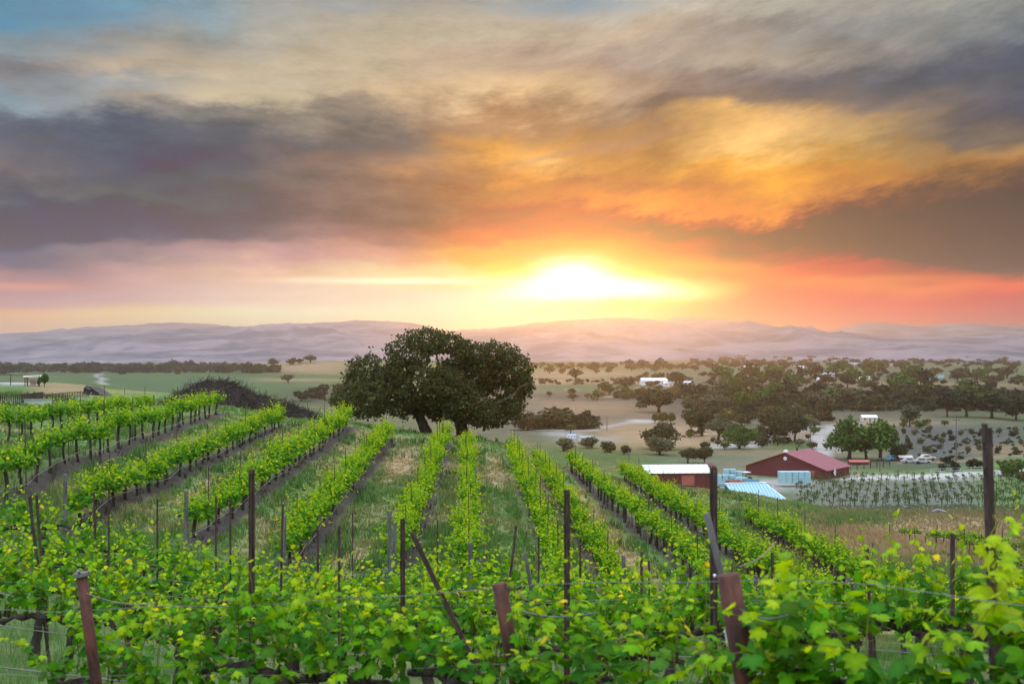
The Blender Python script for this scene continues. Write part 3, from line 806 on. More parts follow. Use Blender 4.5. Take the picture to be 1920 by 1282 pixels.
for i, ((p, q, h), spec_) in enumerate(zip(ROWL, ROWS)):
    pts = walk((p, q), 1.72, 0.5)
    for k, (x, y, a) in enumerate(pts):
        x += rng.normal(0, 0.07); y += rng.normal(0, 0.07); z = gz(x, y)
        if not in_view(x, y, z, 60): continue
        s_ = rng.uniform(0.9, 1.08)
        vig = rng.uniform(0.62, 0.82) if rng.random() < 0.05 else 1.0
        vines.append((math.hypot(x, y) , x, y, z, a + (math.pi if rng.random() < 0.5 else 0) + rng.normal(0, 0.06), (TALL_V if i in (0, 1, 9) else HILL_V)[rng.integers(8)],
                      nth(len(pts) - k) + " grapevine from the far end of the " + ROW_TXT[i], "vines of the " + ROW_TXT[i], (s_ * (0.4 + 0.6 * vig), s_ * vig * (rng.uniform(0.92, 1.18) if i < 5 else rng.uniform(0.80, 1.0) if i < 9 else rng.uniform(1.05, 1.3)), s_ * h / 1.58 * rng.uniform(1.02, 1.24) * (0.5 + 0.5 * vig))))
vines.sort(key=lambda q: q[0])
N_VINES = 284
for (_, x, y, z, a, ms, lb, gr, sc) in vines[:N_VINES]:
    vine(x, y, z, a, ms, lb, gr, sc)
def bake(items, idx):
    """meshes merged into arrays at their places: items (x, y, z, rz, mesh tuple, scale)"""
    VV = []; TT = []; CC = []; b = 0
    for (x, y, z, a, ms, sc) in items:
        me = ms[idx]
        co = np.empty(len(me.vertices) * 3, dtype=np.float32); me.vertices.foreach_get("co", co); co = co.reshape(-1, 3) * np.array(sc)
        ca, sa = math.cos(a), math.sin(a)
        co = np.c_[co[:, 0] * ca - co[:, 1] * sa + x, co[:, 0] * sa + co[:, 1] * ca + y, co[:, 2] + z]
        me.calc_loop_triangles()
        t = np.empty(len(me.loop_triangles) * 3, dtype=np.int32); me.loop_triangles.foreach_get("vertices", t); t = t.reshape(-1, 3)
        if "tint" in me.color_attributes:
            c = np.empty(len(me.vertices) * 4, dtype=np.float32); me.color_attributes["tint"].data.foreach_get("color", c); CC.append(c.reshape(-1, 4)[:, :3])
        else:
            CC.append(np.ones((len(co), 3)))
        VV.append(co); TT.append(t + b); b += len(co)
    return np.concatenate(VV), np.concatenate(TT), np.concatenate(CC)
rest_ = [(x, y, z, a, ms, sc) for (_, x, y, z, a, ms, lb, gr, sc) in vines[N_VINES:]]
print("vines", len(vines))
if rest_:
    V, T, C = bake(rest_, 0)
    far_o = link("distant_grapevines", np_mesh("distant_grapevines", V, T, m_vine_leaf, C))
    tag(far_o, "far upper ends of the hillside vine rows, too many to count", "grapevines", kind="stuff")
    V, T, C = bake(rest_, 1); link("trunk", np_mesh("distant_trunks", V, T, m_vine_wood), far_o)
    V, T, C = bake(rest_, 2); link("cordon", np_mesh("distant_cordons", V, T, m_vine_wood), far_o)

# vines of the sparse block at the lower right
RB = [(1706, 1023, 104), (1795, 1040, 96), (1757, 1036, 98), (1826, 1052, 90), (1850, 1062, 86), (1870, 1070, 82), (1893, 1078, 79), (1916, 1085, 76), (1770, 1030, 102), (1810, 1038, 100), (1838, 1046, 95), (1868, 1050, 94), (1898, 1056, 90)]
for k, (u, v, Yd) in enumerate(RB):
    p = on_ground(u, Yd)
    vine(p.x, p.y, p.z, R(-28) + rng.normal(0, 0.08), TALL_V[k % 8],
         "lone grapevine standing apart at the left end of the sparse block in dry grass" if k == 0 else nth(k) + " vine behind the lone one in the sparse staked block at right", "sparse vines in dry grass", (0.95, 1.0, 0.98))
# ------------------------------------------------------------------ posts, stakes and wires
def post_mesh(h, w_, kind):
    b = MB()
    if kind == 'T':                      # steel T-post: flange and web with studs
        b.box((0, 0, h / 2 - 0.15), (w_, w_ * 0.28, h + 0.3)); b.box((0, w_ * 0.46, h / 2 - 0.16), (w_ * 0.26, w_ * 0.66, h + 0.28))
        for k in range(int(h / 0.12)):
            b.box((0, -w_ * 0.19, 0.1 + k * 0.12), (w_ * 0.3, w_ * 0.14, 0.03))
        return b.mesh("steel_stake", m_darksteel)
    if kind == 'rod':
        b.tube([(0, 0, -0.2), (0, 0, h * 0.5), (0, 0, h)], w_ / 2, 6)
        return b.mesh("thin_stake", m_darksteel)
    if kind == 'pipe':
        b.tube([(0, 0, -0.3), (0, 0, h * 0.3), (0, 0, h * 0.7), (0, 0, h)], w_ / 2, 12)
        return b.mesh("brown_post", m_rust, True)
    n_ = 10; b.tube([(0, 0, -0.3), (0.004, 0, h * 0.4), (-0.004, 0.003, h * 0.75), (0, 0, h * 0.985), (0, 0, h)], [w_ / 2, w_ / 2 * 1.03, w_ / 2 * 0.98, w_ / 2, w_ / 2 * 0.86], n_)
    return b.mesh("wood_post", m_greywood)
_pm = {}
def post(name, u, v, Y, w_, kind, label, cat="post", group=None, lean=0.0, lean_y=0.0):
    """a post whose top shows at (u, v) when it stands Y metres out; lean: sideways metres per metre"""
    t = at(u, v, Y); g = gz(t.x, t.y); h = t.z - g
    for _ in range(3):
        g = gz(t.x - lean * h, t.y - lean_y * h); h = t.z - g
    h = max(h, 0.4)
    key = (round(h, 1), w_, kind)
    if key not in _pm: _pm[key] = post_mesh(key[0], w_, kind)
    o = link(name, _pm[key], None, (t.x - lean * h, t.y - lean_y * h, g))
    o.scale = (1, 1, math.sqrt(1 + lean * lean + lean_y * lean_y) * h / key[0])
    o.rotation_euler = Vector((lean, lean_y, 1)).to_track_quat('Z', 'Y').to_euler()
    return tag(o, label, cat, group)
# the wide brown end posts of the nearest rows
pp = post("brown_post", 153, 1078, 7.35, 0.068, 'pipe', "slim rusty end post with a tilted cap at the lower left corner", lean=-0.135)
b = MB(); b.tube([(0, 0, 0), (0, 0, 0.022)], 0.047, 14); b.tube([(0.03, 0, 0.02), (0.075, 0.01, 0.045)], 0.008, 6)
cap = b.build("post_cap", m_wire, pp); cap.location = (0, 0, round(at(153, 1078, 7.35).z - gz(-2.6, 7.35), 1) - 0.005)
pp = post("brown_post", 936, 1094, 6.75, 0.082, 'pipe', "leaning rusty end post in the middle of the bottom edge", lean=-0.18)
pp = post("brown_post", 1365, 1077, 5.55, 0.105, 'pipe', "thick brown post with a white oval tag, nearest to the viewer", lean=-0.17)
b = MB()
ring = [(0.017 * math.cos(q * math.pi / 8), 0.038 * math.sin(q * math.pi / 8)) for q in range(16)]
b.add([(x, -0.0545, z) for x, z in ring] + [(x, -0.0525, z) for x, z in ring], [tuple(range(16))] + [(i, 16 + i, 16 + (i + 1) % 16, (i + 1) % 16) for i in range(16)])
b.tube([(0, -0.055, 0.028), (0, -0.062, 0.028)], 0.004, 6)
tg = b.build("oval_tag", m_tag, pp); tg.location = (-0.018, 0, 0.93)
b = MB(); b.tube([(0, -0.051, 0), (0, -0.062, 0)], 0.007, 8); bt = b.build("staple", m_tag, pp); bt.location = (-0.03, 0, 1.2)
# tall steel posts
for (u, v, Y, w_, lb, ln) in [
        (472, 880, 8.6, 0.042, "tall dark steel post rising between the slim rusty end post and the oak", 0),
        (755, 972, 10.2, 0.040, "shorter upright dark post beside the strongly leaning dark post", 0),
        (1063, 918, 8.2, 0.040, "tall dark steel post right of the middle, in front of the narrow double row", 0),
        (1338, 876, 7.0, 0.042, "tall dark steel post close behind the thick tagged brown post", 0),
        (1846, 794, 5.6, 0.042, "tallest black post, at the right edge with vine leaves climbing it", -0.03)]:
    post("steel_post", u, v, Y, w_, 'T', lb, lean=ln)
post("leaning_post", 768, 996, 9.8, 0.04, 'T', "dark post leaning strongly to the left in the middle foreground", lean=-0.48)
post("leaning_post", 1325, 962, 6.4, 0.036, 'pipe', "grey pipe leaning against the tall post behind the thick brown post", lean=-0.235).data.materials[0] = m_greywood
# small stakes scattered through the near rows
for k_, (u, v, Y, w_, ln) in enumerate(sorted([(596, 985, 14.5, 0.034, 0), (636, 985, 14.0, 0.036, 0), (530, 945, 18, 0.036, 0.02), (432, 935, 19, 0.036, 0), (405, 930, 22, 0.036, 0), (55, 930, 16, 0.045, -0.12), (68, 928, 18, 0.04, -0.08),
        (204, 915, 22, 0.036, 0), (176, 922, 20.4, 0.04, -0.03), (820, 975, 25.5, 0.03, 0), (968, 985, 17.0, 0.036, 0.12), (1010, 1005, 20, 0.034, 0), (985, 1036, 16.8, 0.05, -0.15), (1088, 1020, 16.5, 0.034, 0),
        (1203, 1034, 15.6, 0.04, 0), (1217, 1050, 16.2, 0.03, 0), (1448, 1035, 14.6, 0.036, 0), (1472, 1060, 15.2, 0.03, 0.03), (1626, 1028, 11.2, 0.034, -0.04), (661, 960, 27.5, 0.03, 0), (1565, 1062, 19.5, 0.04, 0), (1786, 1000, 9.4, 0.036, 0), (730, 957, 26, 0.09, 0), (295, 935, 24, 0.04, 0)])):
    post("thin_stake", u, v, Y, w_, 'rod' if w_ < 0.05 else 'wood', nth(k_ + 1) + " thin stake from the left rising out of the leafy near rows", "stake", "stakes of the near rows", lean=ln)
# grey wooden end posts and thin stakes of the hillside rows
for i, ((p, q, h), (a, b_, _h2)) in enumerate(zip(ROWL, ROWS)):
    dv = q - p; L = np.hypot(*dv); dv /= L
    if i >= 2:
        c = p - dv * 0.9
        z = gz(c[0], c[1])
        me = _pm.setdefault(('end', i % 3), post_mesh(1.75 + 0.1 * (i % 3), 0.13, 'wood'))
        o = link("end_post", me, None, (c[0], c[1], z), rng.uniform(0, 6)); o.rotation_euler.x = rng.normal(0, 0.03)
        tag(o, "grey end post, near end of the " + ROW_TXT[i], "post", "end posts of the hillside rows")
    s_ = 2.0 + (i % 3)
    while s_ < L + 0.5:
        c = p + dv * s_ + rng.normal(0, 0.05, 2); z = gz(c[0], c[1])
        if in_view(c[0], c[1], z, 20):
            me = _pm.setdefault(('st', i % 4), post_mesh(1.98 + 0.1 * (i % 4), 0.034 if i != 1 else 0.04, 'rod'))
            o = link("row_stake", me, None, (c[0], c[1], z)); o.rotation_euler = (rng.normal(0, 0.02), rng.normal(0, 0.02), 0); o.scale = (1, 1, rng.uniform(0.92, 1.1) * (1.08 if i < 2 else 1))
            tag(o, nth(int((L + 0.5 - s_) / 5.2) + 1) + " stake from the far end of the " + ROW_TXT[i], "stake", "stakes of the " + ROW_TXT[i])
        s_ += 5.2
# stakes of the sparse block
for k, (u, v, Y) in enumerate(sorted([(1668, 982, 106), (1715, 990, 102), (1735, 1003, 99), (1757, 985, 100), (1788, 997, 95), (1808, 985, 98), (1818, 1015, 86), (1840, 1000, 92), (1862, 1010, 86), (1880, 992, 90), (1905, 1020, 80)])):
    post("thin_stake", u, v, Y, 0.07, 'rod', nth(k + 1) + " dark stake from the left in the sparse block on the dry grass", "stake", "stakes of the sparse block", lean=rng.normal(0, 0.03))
# wires of the near rows
def wire(name, pts, rad, mat, label, cat="wire", group=None):
    b = MB(); b.tube(pts, rad, 5, False)
    return tag(b.build(name, mat, None, True), label, cat, group)
for i, poly in enumerate(NEAR):
    P_ = [np.array(q) for q in poly]
    d0 = (P_[0] - P_[1]) / np.linalg.norm(P_[0] - P_[1]); d1 = (P_[-1] - P_[-2]) / np.linalg.norm(P_[-1] - P_[-2])
    ext = [P_[0] + d0 * (2.5 if i else 1.6)] + P_ + [P_[-1] + d1 * 1.5]
    fine = []
    for a, c in zip(ext[:-1], ext[1:]):
        for t in np.linspace(0, 1, 9)[:-1]: fine.append(a * (1 - t) + c * t)
    zz = [gz(q[0], q[1]) for q in fine]
    zz = np.convolve(np.pad(zz, 3, mode='edge'), np.ones(7) / 7, 'valid')
    for hgt, rad, mt, nm, tx in [(0.42, 0.008, m_hose, "drip_hose", "dark drip hose hung low along the %s"), (0.86, 0.0022, m_wire, "trellis_wire", "cordon wire of the %s"), (1.28, 0.0020, m_wire, "trellis_wire", "upper foliage wire of the %s")]:
        pts = [(q[0], q[1], z + hgt + 0.012 * math.sin(1.9 * k)) for k, (q, z) in enumerate(zip(fine, zz))]
        wire(nm, pts, rad, mt, tx % ("nearest row" if i == 0 else "%s leafy row from the viewer" % ("", "second", "third", "fourth", "fifth", "sixth")[i]), "hose" if nm == "drip_hose" else "wire", None)
for i in (1, 2, 3, 4):                                     # drip hoses on the left hillside rows
    p, q, h = ROWL[i]; dv = (q - p) / np.hypot(*(q - p)); pts = []
    for k in range(46):
        c = p + dv * (k * 1.06 - 1.2); pts.append((c[0] + 0.3 * dv[1], c[1] - 0.3 * dv[0], gz(c[0], c[1]) + 0.38 + 0.06 * math.sin(k * 1.3 + i) + 0.04 * math.sin(k * 2.9)))
    wire("drip_hose", pts, 0.013, m_hose, "pale drip hose sagging along the " + ROW_TXT[i], "hose")
# ties from the thick brown post
for (u0, v0, Y0, u1, v1, Y1, lb) in [(1385, 1140, 5.5, 1480, 1152, 5.1, "grey wire tied to the thick tagged brown post"), (970, 1143, 6.7, 1120, 1148, 6.2, "grey wire tied to the leaning rusty middle post"), (1385, 1062, 5.55, 1455, 1015, 7.5, "slack wire running back from the top of the tagged post"), (162, 1112, 7.3, 290, 1130, 7.5, "grey wire tied to the slim rusty left post")]:
    a, c = at(u0, v0, Y0), at(u1, v1, Y1)
    wire("tie_wire", [a.lerp(c, t) + Vector((0, 0, -0.03 * math.sin(math.pi * t))) for t in np.linspace(0, 1, 7)], 0.004, m_wire, lb)

# one long shoot of the nearest row climbs the tallest post
bpy.context.view_layer.update()
P_ = at(1855, 1000, 5.35)
host = min((o for o in COL.objects if o.name.startswith("grapevine") and "nearest row" in o["label"]), key=lambda o: (o.location.xy - P_.xy).length)
rg = np.random.default_rng(64)
lp = []; ln_ = []; lt = []; lz = []; lc = []; st = []
for k in range(13):
    q = at(1862 + 8 * math.sin(k * 1.7), 965 + k * 16, 5.33 - 0.004 * k); st.append(q)
    for e in range(1 if k < 3 else 2):
        a_ = rg.uniform(0, 6.28); o_ = np.array((math.cos(a_), math.sin(a_) * 0.7 - 0.4, 0))
        lp.append(np.array(q) + o_ * 0.05); lt.append(o_ + (0, 0, rg.uniform(-0.9, 0.1))); ln_.append(o_ * 0.8 + rg.normal(0, 0.3, 3) + (0, -0.4, 0.5)); lz.append((0.05 + 0.006 * k) * rg.uniform(0.8, 1.2)); lc.append(YOUNG * 0.6 + MATURE * 0.4)
V, T, C = leaf_cloud(lp, ln_, lt, lz, lc, LEAF_NEAR)
b = MB(); b.tube([Vector(q) for q in st], 0.004, 5, False); sv = np.array(b.v); sf = np.array([q for f in b.f for q in ((f[0], f[1], f[2]), (f[0], f[2], f[3]))]) + len(V)
cs = link("climbing_shoot", np_mesh("climbing_shoot", np.r_[V, sv], np.r_[T, sf], m_vine_leaf, np.r_[C, np.tile((0.16, 0.17, 0.03), (len(sv), 1))]), host)
cs.matrix_parent_inverse = host.matrix_world.inverted()
# ------------------------------------------------------------------ the great oak
def lobe_cards(rg, lobes, n, size, cols, tpl=LEAF_MID, shell=0.55, squash=1.0):
    """leaf sprays through ellipsoid lobes: (centre, radii, weight)"""
    wts = np.array([l[2] * l[1][0] * l[1][2] for l in lobes]); wts = wts / wts.sum()
    idx = rg.choice(len(lobes), n, p=wts)
    c = np.array([l[0] for l in lobes])[idx]; r = np.array([l[1] for l in lobes])[idx]
    dv = rg.normal(size=(n, 3)); dv /= np.linalg.norm(dv, axis=1, keepdims=True)
    rad = rg.uniform(shell ** 3, 1.0, n) ** (1 / 3.0)
    # clumped edge: the lobe's radius swells and shrinks with direction
    k = 1 + 0.22 * np.sin(dv[:, 0] * 9 + idx * 2.1) * np.sin(dv[:, 2] * 8 + idx) + 0.16 * np.sin(dv[:, 1] * 11 + dv[:, 2] * 7 + idx * 1.3)
    p = c + dv * r * (rad * k)[:, None]
    nr = dv * 0.7 + rg.normal(size=(n, 3)) * 0.6 + np.array((0, 0, 0.35))
    tp = rg.normal(size=(n, 3)) + dv * 0.6
    s_ = size * rg.uniform(0.6, 1.35, n)
    f = rg.random((n, 1)); cc = cols[0] * (1 - f) + cols[1] * f
    cc = cc * rg.uniform(0.75, 1.3, (n, 1))
    return leaf_cloud(p, nr, tp, s_, cc, tpl)
OY = 102.0; OPX = OY / F
o_base = on_ground(832, OY)
def oak_pt(u, v, dy=0.0):
    p = at(u, v, OY); return Vector((p.x - o_base.x, dy, p.z - o_base.z))
oak = empty("oak_tree", o_base)
tag(oak, "great spreading dark oak standing alone at the top of the vine rows", "oak tree")
LOBES = [(683, 700, 43, 36, 1), (662, 722, 26, 28, 1), (690, 745, 58, 36, 1), (722, 725, 44, 34, 1), (772, 664, 46, 32, 1), (800, 640, 44, 26, 1), (838, 648, 40, 26, 1), (860, 668, 34, 28, 0.5), (905, 672, 40, 30, 1), (935, 668, 40, 28, 1), (958, 695, 42, 40, 1), (975, 722, 30, 32, 1),
         (945, 742, 45, 40, 1), (955, 765, 26, 24, 1), (800, 715, 60, 45, 0.9), (870, 715, 60, 45, 1), (760, 752, 45, 32, 1), (815, 752, 52, 32, 1), (868, 760, 46, 32, 1), (905, 772, 36, 28, 1), (930, 785, 24, 16, 0.8), (645, 747, 28, 20, 1), (628, 752, 16, 12, 0.7), (745, 700, 34, 28, 1), (690, 765, 32, 20, 1), (820, 688, 32, 22, 0.16), (820, 778, 26, 15, 0.8), (885, 700, 38, 36, 1), (876, 660, 25, 22, 1), (838, 730, 52, 40, 1)]
rg = np.random.default_rng(42)
lb = []
for (u, v, ru, rv, w_) in LOBES:
    c = oak_pt(u, v, rg.uniform(-3.2, 3.2)); lb.append(((c.x, c.y, c.z), (ru * OPX * 0.90, max(ru, 34) * OPX * rg.uniform(0.9, 1.25), rv * OPX * 0.90), w_))
V, T, C = lobe_cards(rg, lb, 52000, 0.165, (np.array((0.030, 0.034, 0.010)), np.array((0.078, 0.080, 0.020))), LEAF_MID, 0.78)
# stray twigs' leaves outside the outline
HOLES = [(822, 672, 15, 10), (810, 684, 9, 6), (838, 667, 7, 6), (797, 676, 6, 4), (718, 681, 7, 5), (955, 707, 5, 4), (760, 692, 5, 4), (940, 735, 6, 4), (903, 746, 6, 4), (736, 745, 6, 6), (893, 660, 5, 4), (690, 690, 4, 4), (970, 690, 4, 4), (868, 706, 4, 3), (925, 662, 4, 3), (848, 640, 4, 3), (782, 731, 4, 4), (958, 725, 4, 4)]
cv = V.reshape(-1, len(LEAF_MID[0]), 3).mean(1)
hu, hv_ = (cv[:, 0] + o_base.x) / (cv[:, 1] + o_base.y) * F + 960, VH - (cv[:, 2] + o_base.z) / (cv[:, 1] + o_base.y) * F
gap = np.zeros(len(cv), bool)
for (a_, b_, c_, d_) in HOLES: gap |= (((hu - a_) / c_) ** 2 + ((hv_ - b_) / d_) ** 2 < 1) & (rg.random(len(cv)) < 0.93)
T = T.reshape(len(cv), -1, 3)[~gap].reshape(-1, 3)
V2, T2, C2 = lobe_cards(rg, [(c, (r[0] * 1.14, r[1] * 1.1, r[2] * 1.14), w_) for c, r, w_ in lb], 2600, 0.20, (np.array((0.05, 0.06, 0.02)), np.array((0.09, 0.11, 0.03))), LEAF_MID, 0.9)
link("crown", np_mesh("oak_crown", np.r_[V, V2], np.r_[T, T2 + len(V)], m_oak_leaf, np.r_[C, C2]), oak)
tr = MB()
def limb(pts, r0, r1, n_=10):
    pts = [Vector(q) for q in pts]; out = []
    for a, c in zip(pts[:-1], pts[1:]):
        for t in (0, 0.33, 0.66): out.append(a.lerp(c, t) + Vector(rg.normal(0, 0.05, 3)))
    out.append(pts[-1])
    m = len(out); tr.tube(out, [(r0 + (r1 - r0) * (i / (m - 1)) ** 0.7) * (1.35 if i == 0 else 1) for i in range(m)], n_)
limb([oak_pt(806, 822, -0.3) + Vector((0, 0, -0.3)), oak_pt(797, 800, -0.3), oak_pt(785, 775, -0.5), oak_pt(765, 745, -0.8)], 0.55, 0.30)
limb([oak_pt(868, 824, 0.3) + Vector((0, 0, -0.3)), oak_pt(866, 800, 0.3), oak_pt(858, 780, 0.2), oak_pt(850, 740, 0.2)], 0.62, 0.36)
for q in [[(785, 775, -0.5), (740, 745, -1), (690, 735, -1.5), (655, 735, -1)], [(775, 760, -0.6), (760, 710, 0.5), (772, 665, 0.5)], [(855, 770, 0.2), (830, 710, 0.5), (815, 650, 0)], [(858, 780, 0.2), (900, 740, 1), (945, 700, 1), (965, 670, 0.5)], [(862, 785, 0.2), (910, 765, -1), (955, 745, -1), (985, 720, -0.5)], [(850, 745, 0.2), (875, 700, 1), (905, 665, 1)], [(765, 745, -0.8), (720, 705, 0), (690, 680, 0.4)], [(850, 740, 0.3), (800, 715, -1.6), (770, 690, -2)], [(840, 720, 0.5), (850, 680, -0.6), (862, 655, -0.5)], [(870, 790, 0.2), (900, 795, -2), (920, 785, -2.4)]]:
    limb([oak_pt(*z_) for z_ in q], 0.26, 0.05, 7)
tr.build("trunk", m_bark, oak, True)

# ------------------------------------------------------------------ trees of the valley
KIND = {   # lobes seed, colours, trunk share, spread
    'oak': ((0.026, 0.034, 0.016), (0.055, 0.064, 0.028)), 'green': ((0.028, 0.070, 0.018), (0.070, 0.135, 0.030)), 'grey': ((0.060, 0.075, 0.045), (0.105, 0.12, 0.07)), 'olive': ((0.055, 0.062, 0.022), (0.12, 0.115, 0.035)), 'dark': ((0.014, 0.020, 0.014), (0.030, 0.038, 0.024))}
TREES = {}
def tree_meshes(kind, shape, seed, n_cards, card):
    """unit tree: 1 wide and 1 high, base at the origin"""
    rg = np.random.default_rng(seed)
    cols = tuple(np.array(c) for c in KIND[kind])
    lo = {'round': 0.07, 'bush': 0.0, 'spread': 0.18, 'tall': 0.05}[shape]
    lobes = []
    nl = {'round': 11, 'bush': 8, 'spread': 13, 'tall': 12}[shape]
    for i in range(nl):
        a = rg.uniform(0, 6.283); q = rg.uniform(0, 1) ** 0.6
        if shape == 'tall':
            z = lo + (1 - lo) * (i + 0.6) / nl * 0.93; rr_ = 0.30 * math.sin(math.pi * (0.12 + 0.80 * (i + 0.5) / nl)) + 0.06
            lobes.append(((0.16 * q * math.cos(a), 0.16 * q * math.sin(a), z), (rr_, rr_, 0.10), 1))
        else:
            zc = lo + (1 - lo) * (0.40 + 0.36 * (1 - q) + rg.uniform(-0.12, 0.12)); rr_ = rg.uniform(0.16, 0.24)
            if shape == 'bush': zc = rg.uniform(0.25, 0.62)
            lobes.append(((0.32 * q * math.cos(a), 0.32 * q * math.sin(a), zc), (rr_, rr_, rr_ * rg.uniform(0.75, 1.1) * (1 - lo)), 1))
    V, T, C = lobe_cards(rg, lobes, n_cards, card, cols, LEAF_MID if n_cards > 800 else LEAF_FAR, 0.6)
    V[:, 2] = np.where(V[:, 2] < 0.01, 0.01 + 0.05 * rg.random(len(V)), V[:, 2])
    for ax in (0, 1): V[:, ax] *= 0.5 / np.percentile(np.abs(V[:, ax]), 99)
    V[:, 2] *= 1.0 / np.percentile(V[:, 2], 99.3)
    crown = np_mesh("crown_" + kind, V, T, m_tree_leaf, C)
    t = MB(); hh = max(lo, 0.12) + 0.25
    bend = rg.normal(0, 0.04)
    t.tube([(0, 0, -0.03), (bend * 0.5, 0, hh * 0.5), (bend, 0, hh)], [0.055, 0.042, 0.03], 7)
    if shape != 'bush':
        for l in lobes[:6]:
            c = l[0]; t.tube([(bend * 0.6, 0, hh * 0.6), (c[0] * 0.5, c[1] * 0.5, (hh * 0.6 + c[2]) / 2), c], [0.028, 0.018, 0.006], 5)
    return crown, t.mesh("trunk_" + kind, m_bark, True)
def get_tree(kind, shape, k, fine):
    key = (kind, shape, k, fine)
    if key not in TREES:
        TREES[key] = tree_meshes(kind, shape, abs(hash((kind == 'oak', len(kind) * 7 + ord(kind[0]), ord(shape[0]), k))) % 99991, (2600, 1000, 320)[fine], (0.058, 0.085, 0.14)[fine])
    return TREES[key]
N_TREES = 0
def tree_at(p, wd, ht, kind, shape, label, group=None, fine=1, k=None, name=None):
    global N_TREES
    N_TREES += 1
    cr, tk = get_tree(kind, shape, int(rng.integers(3)) if k is None else k, fine)
    nm = name or ("shrub" if shape == 'bush' else "oak_tree" if kind in ('oak', 'dark') else "tree")
    o = empty(nm, p, rng.uniform(0, 6.28)); o.scale = (wd, wd, ht)
    tag(o, label, "shrub" if nm == "shrub" else "tree", group)
    link("crown", cr, o); link("trunk", tk, o)
    return o
def tree_px(u, v, wpx, hpx, kind, shape, label, group=None, fine=1, y0=120.0, Y=None, name=None):
    p = ground_at(u, v, y0) if Y is None else on_ground(u, Y)
    s_ = p.y / F
    return tree_at(p, wpx * s_, hpx * s_, kind, shape, label, group, fine, None, name)
